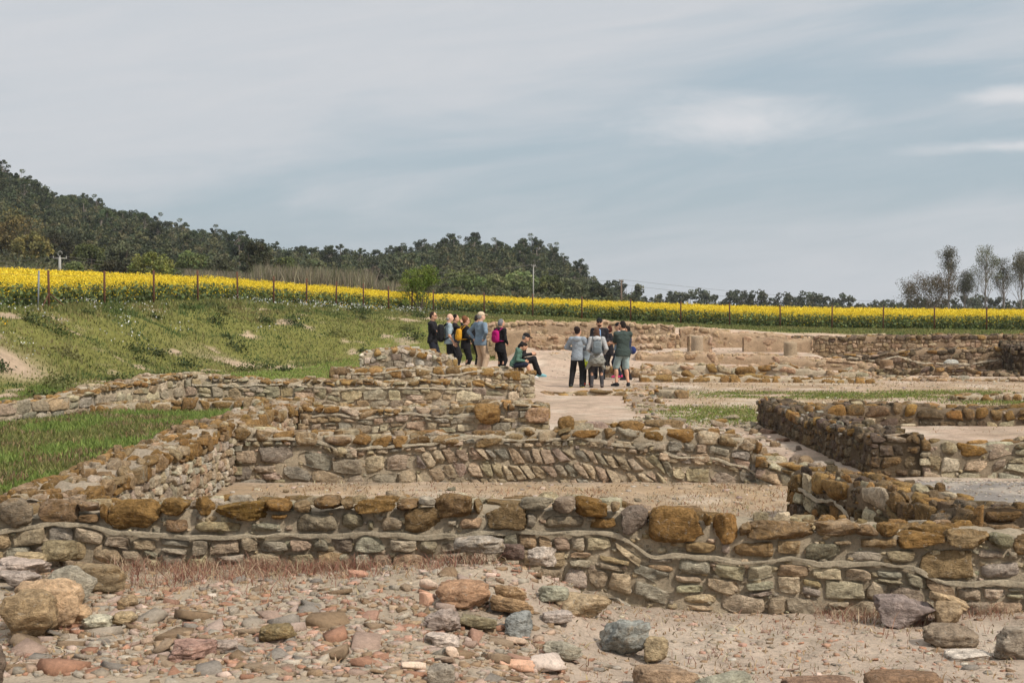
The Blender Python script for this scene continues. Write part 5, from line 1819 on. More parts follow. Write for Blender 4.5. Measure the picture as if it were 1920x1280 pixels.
for i, (px, Y, s, zn) in enumerate(spots):
    X = wx(px, Y)
    loc = (X, Y, gz(X, Y) - 0.2)
    lb, gp = zones_lb[zn]
    if i < len(PINES):
        o = PINES[i]
        o.location = loc
        o.rotation_euler = (0, 0, rv.uniform(0, 6.28))
        o.scale = (s, s, s)
        o['label'], o['group'] = lb, gp
    else:
        dup(PINES[rv.randint(len(PINES))], loc, rv.uniform(0, 6.28), (s * rv.uniform(.9, 1.15), s * rv.uniform(.9, 1.15), s), lb, gp)

# the rest of the wood between and behind those trees
g = MB()
cn, cr = [], []
n = 0
while n < 2300:
    px, Y = rv.uniform(-500, 1330), rv.uniform(215, 440)
    hpx = HOR - np.interp(px, _hpx, _hpy)
    if rv.uniform() * 260 > hpx + 25:
        continue
    n += 1
    X = wx(px, Y)
    s = rv.uniform(0.4, 0.72) if Y > 260 else rv.uniform(0.3, 0.5)
    if px > 1060:
        s *= max(0.35, 0.9 - (px - 1060) / 300)
    z = gz(X, Y)
    for k in range(7):
        a, r = rv.uniform(0, 6.28), 1.9 * s * math.sqrt(rv.uniform(0, 1))
        cn.append((X + r * math.cos(a), Y + r * math.sin(a), z + 9.0 * s * rv.uniform(0.2, 0.9)))
        cr.append(1.5 * s)
cols = pick(rv, [(0.070, 0.086, 0.042), (0.090, 0.103, 0.048), (0.058, 0.071, 0.037), (0.125, 0.13, 0.056), (0.14, 0.13, 0.06)], len(cn), 0.25)
clump_cloud(g, cn, cr, 24, 0.45, cols, 0.8)
tag(g.build('pine_woods', M_LEAF, smooth=False), 'dense pine wood covering the hills behind the field', 'wood', kind='stuff')


def make_bush(i, w, h, tint, name='bush', leaf=0.16, n=46, per=80, stems=True, lowest=0.12):
    rng = np.random.RandomState(500 + i)
    t = thing(name, 'bush', 'bush', (0, 0, 0))
    if stems:
        m = MB()
        for k in range(6):
            a = rng.uniform(0, 6.28)
            tube(m, [(0.1 * w * math.cos(a), 0.1 * w * math.sin(a), 0), (0.22 * w * math.cos(a), 0.22 * w * math.sin(a), h * 0.4), (0.34 * w * math.cos(a), 0.34 * w * math.sin(a), h * 0.75)], (0.035 * h / 2, 0.025 * h / 2, 0.01), None, 4, cap=False)
        m.build('stem', M_BARK, t)
    c, r = [], []
    for k in range(n):
        q = rng.normal(size=3)
        q /= np.linalg.norm(q)
        q *= rng.uniform(0.5, 1) ** 0.6
        c.append((q[0] * w * 0.42, q[1] * w * 0.42, h * (lowest + (1 - lowest) * 0.5) + q[2] * h * 0.42 * (1 - lowest)))
        r.append(w * rng.uniform(0.09, 0.17))
    m = MB()
    clump_cloud(m, c, r, per, leaf, pick(rng, tint, n, 0.25), 0.85, rng)
    m.build('crown', M_LEAF, t, smooth=False)
    return t


OLIVE = [(0.12, 0.128, 0.066), (0.145, 0.15, 0.078), (0.10, 0.108, 0.056)]
MID = [(0.11, 0.128, 0.042), (0.145, 0.15, 0.048), (0.09, 0.105, 0.036)]
BROWN = [(0.15, 0.12, 0.045), (0.19, 0.145, 0.05), (0.115, 0.10, 0.04)]
DARKG = [(0.045, 0.05, 0.024), (0.058, 0.06, 0.03), (0.07, 0.064, 0.03)]
LIGHT = [(0.18, 0.205, 0.075), (0.155, 0.18, 0.068), (0.21, 0.225, 0.095)]
# each bush: photo column, top row, width in px, distance, tint, label
BUSH = [
    (284, 472, 88, 112, [(0.18, 0.18, 0.045), (0.21, 0.195, 0.05), (0.14, 0.145, 0.04)], 'dome-shaped yellow-green bush behind the rapeseed field'), (481, 447, 66, 150, DARKG, 'dark round bush standing proud of the reed bed'),
    (20, 392, 120, 190, BROWN, 'tall brownish bush at the left edge below the pines'), (105, 432, 100, 180, DARKG, 'dark evergreen bush behind the left utility pole'), (60, 432, 80, 175, BROWN, 'brownish bush between the tall brown one and the dark evergreen'),
    (165, 455, 70, 165, MID, 'green bush just right of the left utility pole'), (140, 490, 40, 112, LIGHT, 'small light green bush below the left utility pole'), (214, 488, 66, 125, DARKG, 'low dark bush left of the dome-shaped bush'), (225, 452, 70, 185, OLIVE, 'greyish bush on the hill foot above the dome-shaped bush'),
    (318, 500, 50, 118, OLIVE, 'low grey bush touching the right side of the dome-shaped bush'), (360, 470, 70, 175, MID, 'green bush right of and beyond the dome-shaped bush'), (415, 478, 66, 170, OLIVE, 'olive-grey bush left of the dark round bush'), (535, 480, 60, 170, MID, 'mid-green bush right of the dark round bush'),
    (590, 482, 70, 175, OLIVE, 'grey-green bush behind the middle of the reed bed'), (650, 496, 60, 165, OLIVE, 'grey-green bush at the right end of the reed bed'), (700, 500, 60, 160, [(0.12, 0.10, 0.07), (0.10, 0.09, 0.06)], 'brownish-grey bare bush left of the bright green tree'), (738, 512, 60, 150, OLIVE, 'low olive bush touching the left of the bright green tree'),
    (868, 506, 90, 185, MID, 'wide green bush right of the bright green tree'), (925, 512, 70, 190, LIGHT, 'light green bush in front of the middle hill'), (975, 508, 76, 192, LIGHT, 'broad light green bush just left of the pale utility pole'), (1030, 514, 60, 190, MID, 'green bush right of the pale utility pole'), (1075, 522, 60, 195, OLIVE, 'olive-grey bush at the right foot of the middle hill'), (1120, 528, 60, 200, DARKG, 'dark bush left of the dark wooden pole'),
]
for i, (px, py, w, Y, tint, lb) in enumerate(BUSH):
    X = wx(px, Y)
    z = gz(X, Y)
    W = w / FPX * Y
    Ht = max(wz(py, Y) - z, 1.2)
    o = make_bush(i, W, Ht, tint, leaf=0.0016 * Y, n=52, per=90)
    o.location = (X, Y, z)
    o['label'] = lb
olive = make_bush(90, 3.0, 2.9, OLIVE, 'olive_tree', 0.25, 30, 70)
for i in range(14):
    px = 832 + i * 28 + rv.uniform(-6, 6)
    Y = 168 + rv.uniform(-6, 6)
    X = wx(px, Y)
    loc = (X, Y, gz(X, Y) + 0.1)
    s = rv.uniform(0.85, 1.15) * (1 - 0.3 * i / 14)
    o = olive if i == 0 else dup(olive, loc, rv.uniform(0, 6), s)
    o.location = loc
    o['label'], o['group'], o['category'] = 'small grey-green olive tree in the row behind the rapeseed field', 'olive trees in a row behind the field', 'tree'

# the far row of little trees on the right
little = []
for i in range(4):
    t = make_bush(120 + i, 4.6, 5.0, [(0.085, 0.092, 0.055), (0.11, 0.115, 0.065), (0.09, 0.10, 0.065)], 'small_tree', 0.4, 13, 50, lowest=0.25)
    t['category'] = 'tree'
    little.append(t)
k = 0
for px in np.arange(1150, 1960, 15):
    px = px + rv.uniform(-7, 7)
    hpx = np.interp(px, [1150, 1300, 1500, 1640, 1700, 1960], [54, 40, 40, 34, 32, 34]) * rv.uniform(0.6, 1.35)
    if rv.uniform() < 0.08:
        continue
    Y = rv.uniform(285, 315)
    X = wx(px, Y)
    z = gz(X, Y) - 0.3
    s = max(hpx, 12) / FPX * Y / 5.0
    o = little[k] if k < 4 else dup(little[rv.randint(4)], (X, Y, z), rv.uniform(0, 6), (s * 1.1, s * 1.1, s))
    o.location = (X, Y, z)
    o.scale = (s * 1.1, s * 1.1, s)
    o['label'], o['group'] = 'small dark tree in the distant row at the far edge of the plain', 'distant row of small trees'
    k += 1
# scrub under them
g = MB()
cn = []
for i in range(900):
    px, Y = rv.uniform(1120, 1990), rv.uniform(230, 330)
    X = wx(px, Y)
    cn.append((X, Y, gz(X, Y) + rv.uniform(0.2, 1.6)))
for i in range(700):                        # hedge bottoms at the foot of the hills
    px, Y = rv.uniform(-60, 1180), rv.uniform(140, 215)
    X = wx(px, Y)
    cn.append((X, Y, gz(X, Y) + rv.uniform(0.1, 1.5)))
clump_cloud(g, cn, 1.5, 26, 0.42, pick(rv, [(0.05, 0.055, 0.026), (0.075, 0.08, 0.035), (0.10, 0.09, 0.045)], len(cn), 0.3), 0.6)
tag(g.build('undergrowth', M_LEAF, smooth=False), 'low scrub behind the field and along the plain', 'scrub', kind='stuff')

# reeds
g = MB()
x, y, h = [], [], []
for i in range(15000):
    px = rv.uniform(345, 770)
    Y = rv.uniform(118, 140)
    x.append(wx(px, Y)); y.append(Y); h.append(rv.uniform(1.6, 3.0) * (1.1 if 480 < px < 700 else 0.8))
for i in range(5000):
    px = rv.uniform(-30, 345)
    Y = rv.uniform(102, 125)
    x.append(wx(px, Y)); y.append(Y); h.append(rv.uniform(0.5, 1.5))
x, y, h = map(np.array, (x, y, h))
blades(g, x, y, h, rv.uniform(0.05, 0.11, len(x)), pick(rv, [(0.24, 0.19, 0.13), (0.19, 0.155, 0.11), (0.29, 0.24, 0.17), (0.14, 0.12, 0.08), (0.13, 0.13, 0.06)], len(x), 0.3), 0.35, z=ground_z(x, y, False), rng=rv)
tag(g.build('reed_bed', M_GRASS, smooth=False), 'dry tan reeds standing behind the left part of the field', 'reeds', kind='stuff')

# bright green tree at the corner of the fence
X, Y = wx(788, 74), 74.0
t = thing('young_tree', 'bright green young tree on several stems at the fence corner', 'tree', (X, Y, gz(X, Y)))
m, tips = MB(), []
for k in range(7):
    a = k * 0.9 + rv.uniform(-.2, .2)
    branchy(m, rv, (0.06 * math.cos(a), 0.06 * math.sin(a), 0), (0.35 * math.cos(a), 0.35 * math.sin(a), 1), 0.9, 0.03, 2, tips, 0.45, (2, 4), 5)
m.build('trunk', M_BARK, t)
m = MB()
tips = np.array(tips)
tips = tips * np.array((0.95, 0.95, 2.35 / tips[:, 2].max()))
extra = np.array([(rv.normal(0, 0.38), rv.normal(0, 0.38), rv.uniform(0.75, 2.35)) for _ in range(60)])
cc = np.vstack([tips, extra])
cc = cc[cc[:, 2] > 0.5]
clump_cloud(m, cc, 0.2, 42, 0.075, pick(rv, [(0.12, 0.17, 0.022), (0.15, 0.20, 0.03), (0.09, 0.13, 0.018), (0.18, 0.21, 0.04)], len(cc), 0.2), 1.0)
m.build('crown', M_LEAF, t, smooth=False)

# airy trees at the right edge
AIRY = [(1740, 514, 205, 92, 0.5, [(0.14, 0.095, 0.03), (0.11, 0.085, 0.03), (0.09, 0.08, 0.03)], 'broad rounded tree with brown-green leaves left of the poplars', 0.85, 1.6),
        (1777, 480, 230, 48, 0.32, [(0.10, 0.09, 0.035), (0.08, 0.075, 0.03)], 'slender sparse poplar rising behind the broad rounded tree', 0.5, 1.0),
        (1808, 520, 225, 40, 0.42, [(0.085, 0.08, 0.04), (0.07, 0.07, 0.035)], 'shorter sparse tree between two tall poplars', 0.45, 1.0),
        (1848, 476, 230, 52, 0.30, [(0.11, 0.105, 0.04), (0.085, 0.085, 0.035)], 'tallest sparse poplar with a bare straight stem', 0.5, 1.0),
        (1882, 500, 235, 44, 0.32, [(0.08, 0.08, 0.045), (0.09, 0.085, 0.045)], 'thin greyish poplar right of the tallest one', 0.4, 0.9),
        (1914, 482, 225, 56, 0.35, [(0.11, 0.09, 0.035), (0.09, 0.08, 0.035)], 'leafier poplar cut by the right edge of the photo', 0.7, 1.0),
        (1958, 490, 228, 56, 0.35, [(0.1, 0.09, 0.035), (0.09, 0.08, 0.035)], 'poplar beyond the right edge', 0.6, 1.0)]
for i, (px, py, Y, w, spr, tint, lb, dens, wide) in enumerate(AIRY[:6]):
    rng = np.random.RandomState(700 + i)
    X = wx(px, Y)
    z = gz(X, Y)
    Ht = wz(py, Y) - z
    t = thing('poplar_tree' if i else 'broadleaf_tree', lb, 'tree', (X, Y, z))
    m, tips = MB(), []
    if i == 0:
        for k in range(7):
            a = k * 0.9
            branchy(m, rng, (0, 0, 0), (0.75 * math.cos(a), 0.75 * math.sin(a), 1), Ht * 0.45, 0.10, 3, tips, 0.55, (2, 4), 5)
    else:
        st_ = [np.array((0, 0, 0.0))]
        for k in range(9):
            st_.append(st_[-1] + np.array((rng.normal(0, .05), rng.normal(0, .05), Ht / 9 * 0.98)))
        tube(m, st_, np.linspace(0.16, 0.03, 10), None, 6)
        for k in range(30):
            s = rng.uniform(0.18, 0.95)
            b0 = st_[int(s * 9)]
            a = rng.uniform(0, 6.28)
            branchy(m, rng, b0, (spr * math.cos(a) * 1.3, spr * math.sin(a) * 1.3, 1), Ht * 0.27 * (1.15 - s * 0.75), 0.045, 2, tips, 0.35, (2, 4), 4, 0.25)
        for kk in range(2):
            tips.append(st_[-1]); tips.append(st_[-2])
    m.build('trunk', M_BARK_PALE, t)
    tips = np.array(tips)
    if i == 0:
        tips *= np.array((1.0, 1.0, Ht / tips[:, 2].max()))
    kk = rng.uniform(0, 1, len(tips)) < dens
    tips = tips[kk]
    if i == 0:
        ex = rng.normal(size=(150, 3))
        ex /= np.linalg.norm(ex, axis=1)[:, None]
        ex *= rng.uniform(0.45, 1, (150, 1)) ** .5
        tips = np.vstack([tips, ex * np.array((3.0, 3.0, Ht * 0.42)) + (0, 0, Ht * 0.55)])
    m = MB()
    clump_cloud(m, tips, 0.72 * wide ** .3, 24 if i else 32, 0.145, pick(rng, tint, len(tips), 0.25), 1.0, rng)
    m.build('crown', M_LEAF, t, smooth=False)

# ------------------------------------------------------------------ poles and lines
def pole(px, Y, ytop, arm, mat, label, r=0.09, loop=False):
    X = wx(px, Y)
    z = gz(X, Y)
    h = wz(ytop, Y) - z
    t = thing('utility_pole', label, 'utility pole', (X, Y, z))
    m = MB()
    tube(m, [(0, 0, -0.2), (0, 0, h)], (r * 1.25, r * 0.85), None, 8)
    m.build('pole', mat, t)
    m = MB()
    tube(m, [(-arm, 0, h - 0.12), (arm, 0, h - 0.12)], 0.05, None, 6)
    m.build('crossarm', mat, t)
    for s in (-1, 0, 1):
        m = MB()
        lathe(m, [(0.03, 0), (0.06, 0.04), (0.035, 0.08), (0.06, 0.12), (0.03, 0.16), (0.001, 0.17)], None, 8, (s * arm * 0.92, 0, h - 0.07))
        m.build('insulator', M_CONCRETE, t)
    if loop:
        m = MB()
        a = np.linspace(-0.4, 2 * np.pi - 1.2, 16)
        tube(m, np.stack([0.02 + 0.20 * np.cos(a), 0 * a, h + 0.32 + 0.22 * np.sin(a)], 1), 0.03, None, 5)
        m.build('cable_loop', M_CONCRETE, t)
    return np.array((X, Y, z + h + 0.05)), arm


pA, aA = pole(112, 130, 482, 0.65, M_CONCRETE, 'pale concrete pole with a short crossarm at the left of the field', 0.13, True)
pB, aB = pole(1000, 160, 497, 0.22, M_CONCRETE, 'thin pale pole in front of the middle hill', 0.065)
pC, aC = pole(1165, 150, 525, 0.2, M_WOOD, 'thin dark wooden pole at the right foot of the middle hill', 0.09)


def wire(p, q, sag, label, r=0.012):
    s = np.linspace(0, 1, 24)
    pts = p[None, :] * (1 - s[:, None]) + q[None, :] * s[:, None]
    pts[:, 2] -= sag * 4 * s * (1 - s)
    m = MB()
    tube(m, pts, r, None, 4, cap=False)
    tag(m.build('power_line', M_WIRE, loc=tuple(pts[0])), label, 'power line')


wire(pA + (-aA * .92, 0, 0), pB + (-aB * .9, 0, 0), 2.3, 'lower cable sagging from the concrete pole to the thin pale pole', 0.018)
wire(pA + (aA * .92, 0, 0), pB + (aB * .9, 0, 0), 1.5, 'upper cable strung from the concrete pole to the thin pale pole', 0.018)
wire(pB, pC, 0.7, 'cable from the thin pale pole to the dark wooden pole')
far = at(1960, 566, 260)
wire(pC, far, 1.2, 'upper cable running right from the dark wooden pole above the distant trees')
wire(pC - (0, 0, 0.5), far - (0, 0, 0.7), 1.5, 'lower cable running right from the dark wooden pole above the distant trees')
wire(pA + (-aA, 0, 0), at(-60, 485, 120), 0.3, 'short cable leaving the concrete pole to the left')
# ------------------------------------------------------------------ visitors
M_SKIN, _t, _b = new_mat('skin')
_a = attr(_t)
_n = noise(_t, texco(_t), 25, 4, 0.6)
_t.links.new(hsv(_t, _a.outputs['Color'], 0.5, 1.0, mathn(_t, 'ADD', 0.85, mathn(_t, 'MULTIPLY', _n, 0.3))), _b.inputs['Base Color'])
_b.inputs['Roughness'].default_value = 0.6
M_CLOTH, _t, _b = new_mat('cloth')
_a = attr(_t)
_co = texco(_t)
_n = noise(_t, _co, 9, 5, 0.65, 0.6)
_n2 = noise(_t, _co, 160, 2, 0.5)
_t.links.new(hsv(_t, _a.outputs['Color'], 0.5, 1.0, mathn(_t, 'ADD', 0.72, mathn(_t, 'MULTIPLY', _n, 0.56))), _b.inputs['Base Color'])
_b.inputs['Roughness'].default_value = 0.9
_b.inputs['Specular IOR Level'].default_value = 0.15
bump(_t, _b, mathn(_t, 'ADD', _n, mathn(_t, 'MULTIPLY', _n2, 0.15)), 0.8, 0.03)

_EDGES = [(0, 1), (2, 3), (4, 5), (6, 7), (0, 2), (1, 3), (4, 6), (5, 7), (0, 4), (1, 5), (2, 6), (3, 7)]
_CORN = np.array([(a, b, c) for c in (0, 1) for b in (0, 1) for a in (0, 1)])


def surface_net(D, org, h):
    ins = D < 0
    n = np.array(D.shape) - 1
    cs = [ins[c[0]:c[0] + n[0], c[1]:c[1] + n[1], c[2]:c[2] + n[2]] for c in _CORN]
    s = sum(c.astype(np.int8) for c in cs)
    cells = np.argwhere((s > 0) & (s < 8))
    vals = np.stack([D[cells[:, 0] + c[0], cells[:, 1] + c[1], cells[:, 2] + c[2]] for c in _CORN], 1)
    acc = np.zeros((len(cells), 3))
    cnt = np.zeros(len(cells))
    for a, b in _EDGES:
        va, vb = vals[:, a], vals[:, b]
        m = (va < 0) != (vb < 0)
        t = np.where(m, va / (va - vb + 1e-12), 0)
        acc += np.where(m[:, None], _CORN[a] + t[:, None] * (_CORN[b] - _CORN[a]), 0)
        cnt += m
    V = org + (cells + acc / cnt[:, None]) * h
    idx = np.full(n, -1, np.int64)
    idx[cells[:, 0], cells[:, 1], cells[:, 2]] = np.arange(len(cells))
    F = []
    for ax in range(3):
        b, c = (ax + 1) % 3, (ax + 2) % 3
        sl0 = [slice(None)] * 3
        sl1 = [slice(None)] * 3
        sl0[ax], sl1[ax] = slice(0, -1), slice(1, None)
        e = np.argwhere(ins[tuple(sl0)] != ins[tuple(sl1)])
        k = (e[:, b] > 0) & (e[:, c] > 0) & (e[:, b] < n[b]) & (e[:, c] < n[c])
        e = e[k]
        q = []
        for ob, oc_ in ((-1, -1), (0, -1), (0, 0), (-1, 0)):
            p = e.copy()
            p[:, b] += ob
            p[:, c] += oc_
            q.append(idx[p[:, 0], p[:, 1], p[:, 2]])
        q = np.stack(q, 1)
        flip = ~ins[e[:, 0], e[:, 1], e[:, 2]]
        q[flip] = q[flip][:, ::-1]
        F.append(q)
    F = np.vstack(F)
    return V, F[(F >= 0).all(1)]


class Blob:
    """smooth union of tapered limbs and ellipsoids, meshed as one skin"""

    def __init__(s):
        s.p = []
        s.cuts = []

    def cut(s, c, n):
        """drop everything on the far side of a plane"""
        s.cuts.append((np.array(c, float), np.array(n, float)))
        return s

    def cone(s, a, b, ra, rb=None, k=0.02):
        s.p.append(('c', np.array(a, float), np.array(b, float), ra, ra if rb is None else rb, k))
        return s

    def ell(s, c, r, k=0.03, M=None, zmin=None):
        s.p.append(('e', np.array(c, float), np.array(r, float), M, zmin, k))
        return s

    def mesh(s, h=0.011):
        lo, hi = [], []
        for q in s.p:
            if q[0] == 'c':
                r = max(q[3], q[4])
                lo.append(np.minimum(q[1], q[2]) - r)
                hi.append(np.maximum(q[1], q[2]) + r)
            else:
                r = q[2].max() if q[3] is not None else q[2]
                lo.append(q[1] - r)
                hi.append(q[1] + r)
        org = np.min(lo, 0) - 4 * h
        dim = np.ceil((np.max(hi, 0) + 4 * h - org) / h).astype(int) + 1
        D = np.full(dim, 1.0)
        for q, l, u in zip(s.p, lo, hi):
            pad = q[5] + 3 * h
            i0 = np.maximum(np.floor((l - pad - org) / h).astype(int), 0)
            i1 = np.minimum(np.ceil((u + pad - org) / h).astype(int) + 1, dim)
            ax = [org[k] + np.arange(i0[k], i1[k]) * h for k in range(3)]
            P = np.stack(np.meshgrid(*ax, indexing='ij'), -1)
            if q[0] == 'c':
                ab = q[2] - q[1]
                t = np.clip(((P - q[1]) @ ab) / (ab @ ab + 1e-12), 0, 1)
                d = np.linalg.norm(P - q[1] - t[..., None] * ab, axis=-1) - (q[3] + (q[4] - q[3]) * t)
            else:
                L = P - q[1]
                if q[3] is not None:
                    L = L @ q[3]
                k0 = np.linalg.norm(L / q[2], axis=-1)
                k1 = np.linalg.norm(L / q[2] ** 2, axis=-1)
                d = k0 * (k0 - 1) / (k1 + 1e-9)
                if q[4] is not None:
                    d = np.maximum(d, q[4] - P[..., 2])
            S = D[i0[0]:i1[0], i0[1]:i1[1], i0[2]:i1[2]]
            k = q[5]
            hh = np.maximum(k - np.abs(S - d), 0) / k
            S[...] = np.minimum(S, d) - hh * hh * k * 0.25
        if s.cuts:
            ax = [org[k] + np.arange(dim[k]) * h for k in range(3)]
            P = np.stack(np.meshgrid(*ax, indexing='ij'), -1)
            for c, n in s.cuts:
                D = np.maximum(D, (P - c) @ n)
        return surface_net(D, org, h)

    def build(s, name, mat, parent, col, h=0.011, wrinkle=0.0, seed=0):
        V, F = s.mesh(h)
        if wrinkle:
            ctr = V.mean(0)
            d = V - ctr
            d[:, 2] *= 0.2
            d /= np.linalg.norm(d, axis=1)[:, None] + 1e-6
            V = V + d * (wrinkle * fbm(V * np.array((9, 9, 16)) + seed * 3.1, seed, 3))[:, None]
        m = MB()
        m.add(V, F, col)
        return m.build(name, mat, parent)


def vec(*a):
    return np.array(a, float)


def rotx(a):
    c, s_ = math.cos(a), math.sin(a)
    return np.array(((1, 0, 0), (0, c, -s_), (0, s_, c)))


def rotz(a):
    c, s_ = math.cos(a), math.sin(a)
    return np.array(((c, -s_, 0), (s_, c, 0), (0, 0, 1)))


def ik(a, b, l1, l2, hint):
    d = b - a
    L = np.linalg.norm(d)
    if L > (l1 + l2) * 0.995:
        b = a + d / L * (l1 + l2) * 0.995
        d = b - a
        L = np.linalg.norm(d)
    u = d / L
    x = (l1 * l1 - l2 * l2 + L * L) / (2 * L)
    h = math.sqrt(max(l1 * l1 - x * x, 0))
    n = hint - (hint @ u) * u
    n /= np.linalg.norm(n) + 1e-9
    return a + u * x + n * h, b


SKIN = lin((196, 150, 122))
PALE = lin((206, 164, 140))


def person(label, px, Y, H, yaw, top, bottom, shoes, hair, z=None, sleeve='long', pants='long', pel=0.93, lean=0, head=(0, 0), hands=None, feet=None, elbows=None, cap=None, brimcol=None, beard=None, glasses=False,
           skin=SKIN, wide=1.0, hem=0.0, hood=None, skirt=None, sole=None, loose=0.0, extra=None, shift=0.0, group='visitors among the ruins', knee=None):
    X = wx(px, Y)
    zg = gz(X, Y) if z is None else z
    root = thing('person', label, 'person', (X, Y, zg), R(yaw), group, H / 1.75)
    p = vec(shift, 0, pel)
    up = vec(0, math.sin(R(lean)), math.cos(R(lean)))
    fw = vec(0, math.cos(R(lean)), -math.sin(R(lean)))
    T = lambda x, y, t: p + vec(x, 0, 0) + fw * y + up * t
    nb = T(0, -0.01, 0.52)
    Hm = rotz(R(head[1])) @ rotx(-R(head[0] + lean * 0.4))
    hc = nb + Hm @ vec(0, 0.035, 0.165)
    hd = lambda x, y, z_: hc + Hm @ vec(x, y, z_)
    hw = 0.175 * wide
    sh = {'L': T(-hw, -0.01, 0.455), 'R': T(hw, -0.01, 0.455)}
    hp = {'L': p + vec(-0.088, 0, -0.03), 'R': p + vec(0.088, 0, -0.03)}
    hands = hands or {}
    feet = feet or {}
    el, wr, kn, an, fy = {}, {}, {}, {}, {}
    for s, sg in (('L', -1), ('R', 1)):
        tgt = vec(*hands.get(s, (sg * 0.25, 0.05, 0.80)))
        hint = vec(*(elbows or {}).get(s, (sg * 0.5, -0.9, -0.3)))
        el[s], wr[s] = ik(sh[s], tgt, 0.285, 0.25, hint)
        f = feet.get(s, (sg * 0.11, 0.0, 0.085, sg * 10))
        tgt = vec(*f[:3])
        kn[s], an[s] = ik(hp[s], tgt, 0.43, 0.42, vec(sg * 0.12, 1, 0.15) if knee is None else vec(*knee))
        fy[s] = -R(f[3] if len(f) > 3 else sg * 10)
    # --- the body, one continuous skin
    b = Blob()
    b.ell(hc, (0.074, 0.092, 0.112), 0.02, Hm).ell(hd(0, 0.028, -0.06), (0.054, 0.058, 0.058), 0.04, Hm)
    b.cone(hd(0, 0.09, 0.0), hd(0, 0.108, -0.03), 0.010, 0.015, 0.015)
    b.cone(hd(-0.03, 0.078, 0.022), hd(0.03, 0.078, 0.022), 0.014, 0.014, 0.02)
    b.cone(hd(-0.02, 0.084, -0.066), hd(0.02, 0.084, -0.066), 0.009, 0.009, 0.012)
    for sg in (-1, 1):
        b.ell(hd(sg * 0.077, -0.005, -0.01), (0.011, 0.022, 0.034), 0.01, Hm)
    b.cone(hc + Hm @ vec(0, -0.02, -0.06), nb, 0.054, 0.060, 0.04)
    b.ell(T(0, 0, 0.33), (0.155 * wide, 0.10, 0.19), 0.06).ell(T(0, 0.005, 0.12), (0.135 * wide, 0.095, 0.16), 0.06).ell(p, (0.15, 0.105, 0.12), 0.06)
    b.cone(sh['L'], sh['R'], 0.055, 0.055, 0.05)
    for s, sg in (('L', -1), ('R', 1)):
        b.cone(sh[s], el[s], 0.050, 0.039, 0.03).cone(el[s], wr[s], 0.039, 0.027, 0.02)
        b.cone(hp[s], kn[s], 0.078, 0.052, 0.04).cone(kn[s], an[s], 0.054, 0.036, 0.02)
        mid = an[s] + (kn[s] - an[s]) * 0.68
        b.ell(mid + vec(0, -0.02, 0), (0.05, 0.055, 0.10), 0.03)
        ff = vec(-math.sin(fy[s]), math.cos(fy[s]), 0)
        b.cone(an[s] + vec(0, 0, -0.02), an[s] + ff * 0.13 + vec(0, 0, -0.055), 0.034, 0.024, 0.02)
        # palm, four fingers, thumb
        f = wr[s] - el[s]
        f /= np.linalg.norm(f)
        pn = vec(-sg, 0.25, 0.0)
        pn = pn - (pn @ f) * f
        pn /= np.linalg.norm(pn)
        sd = np.cross(pn, f) * (1 if s == 'L' else -1)
        if sd[1] < 0 and abs(f[2]) > 0.6:
            sd = -sd
        pc = wr[s] + f * 0.055
        b.cone(wr[s] - f * 0.01, wr[s] + f * 0.03, 0.026, 0.028, 0.015)
        for q in (-0.024, 0, 0.024):
            b.cone(wr[s] + f * 0.02 + sd * q * 0.7, wr[s] + f * 0.088 + sd * q, 0.015, 0.013, 0.012)
        for q, Lf in ((0.030, 0.072), (0.010, 0.080), (-0.010, 0.075), (-0.029, 0.058)):
            k0 = wr[s] + f * 0.090 + sd * q
            d1 = f * 0.92 + pn * 0.30 + sd * q * 2
            d2 = f * 0.6 + pn * 0.8
            k1 = k0 + d1 / np.linalg.norm(d1) * Lf * 0.52
            b.cone(k0, k1, 0.0095, 0.009, 0.004).cone(k1, k1 + d2 / np.linalg.norm(d2) * Lf * 0.48, 0.009, 0.008, 0.004)
        t0 = wr[s] + f * 0.03 + sd * 0.026
        d1 = f * 0.65 + sd * 0.7 + pn * 0.25
        t1 = t0 + d1 / np.linalg.norm(d1) * 0.045
        b.cone(t0, t1, 0.014, 0.011, 0.008).cone(t1, t1 + (f * 0.9 + sd * 0.15 + pn * 0.3) * 0.032, 0.011, 0.009, 0.004)
    b.build('body', M_SKIN, root, skin, 0.0085)
    # eyes
    e = MB()
    for sg in (-1, 1):
        V, F = cubesphere(3)
        q = V / np.linalg.norm(V, axis=1)[:, None]
        e.add(hd(sg * 0.030, 0.083, 0.006) + q * np.array((0.012, 0.009, 0.008)), F, (0.03, 0.02, 0.015))
    e.build('eyes', M_SKIN, root)
    # --- clothes
    g = Blob()
    hz = p[2] - 0.07 - hem
    g.ell(T(0, 0, 0.34), (0.175 * wide, 0.125, 0.18), 0.06).ell(T(0, 0.005, 0.13), (0.158 * wide, 0.12, 0.19), 0.07, None, hz).ell(T(0, 0.0, -0.02 - hem * 0.6), (0.188 * max(wide, 1), 0.148, 0.20 + hem), 0.03, None, hz)
    g.cone(sh['L'] + up * 0.005, sh['R'] + up * 0.005, 0.068, 0.068, 0.05)
    g.cone(nb - up * 0.06, nb + up * 0.0, 0.082, 0.066, 0.04)
    for s in 'LR':
        if sleeve == 'long':
            g.cone(sh[s], el[s], 0.068 + loose, 0.055 + loose, 0.03).cone(el[s], wr[s] - (wr[s] - el[s]) * 0.04, 0.055 + loose, 0.039 + loose, 0.02)
        else:
            g.cone(sh[s], sh[s] + (el[s] - sh[s]) * 0.78, 0.068, 0.062, 0.03)
    g.build('jacket' if sleeve == 'long' else 'shirt', M_CLOTH, root, top, 0.012, 0.012, int(px))
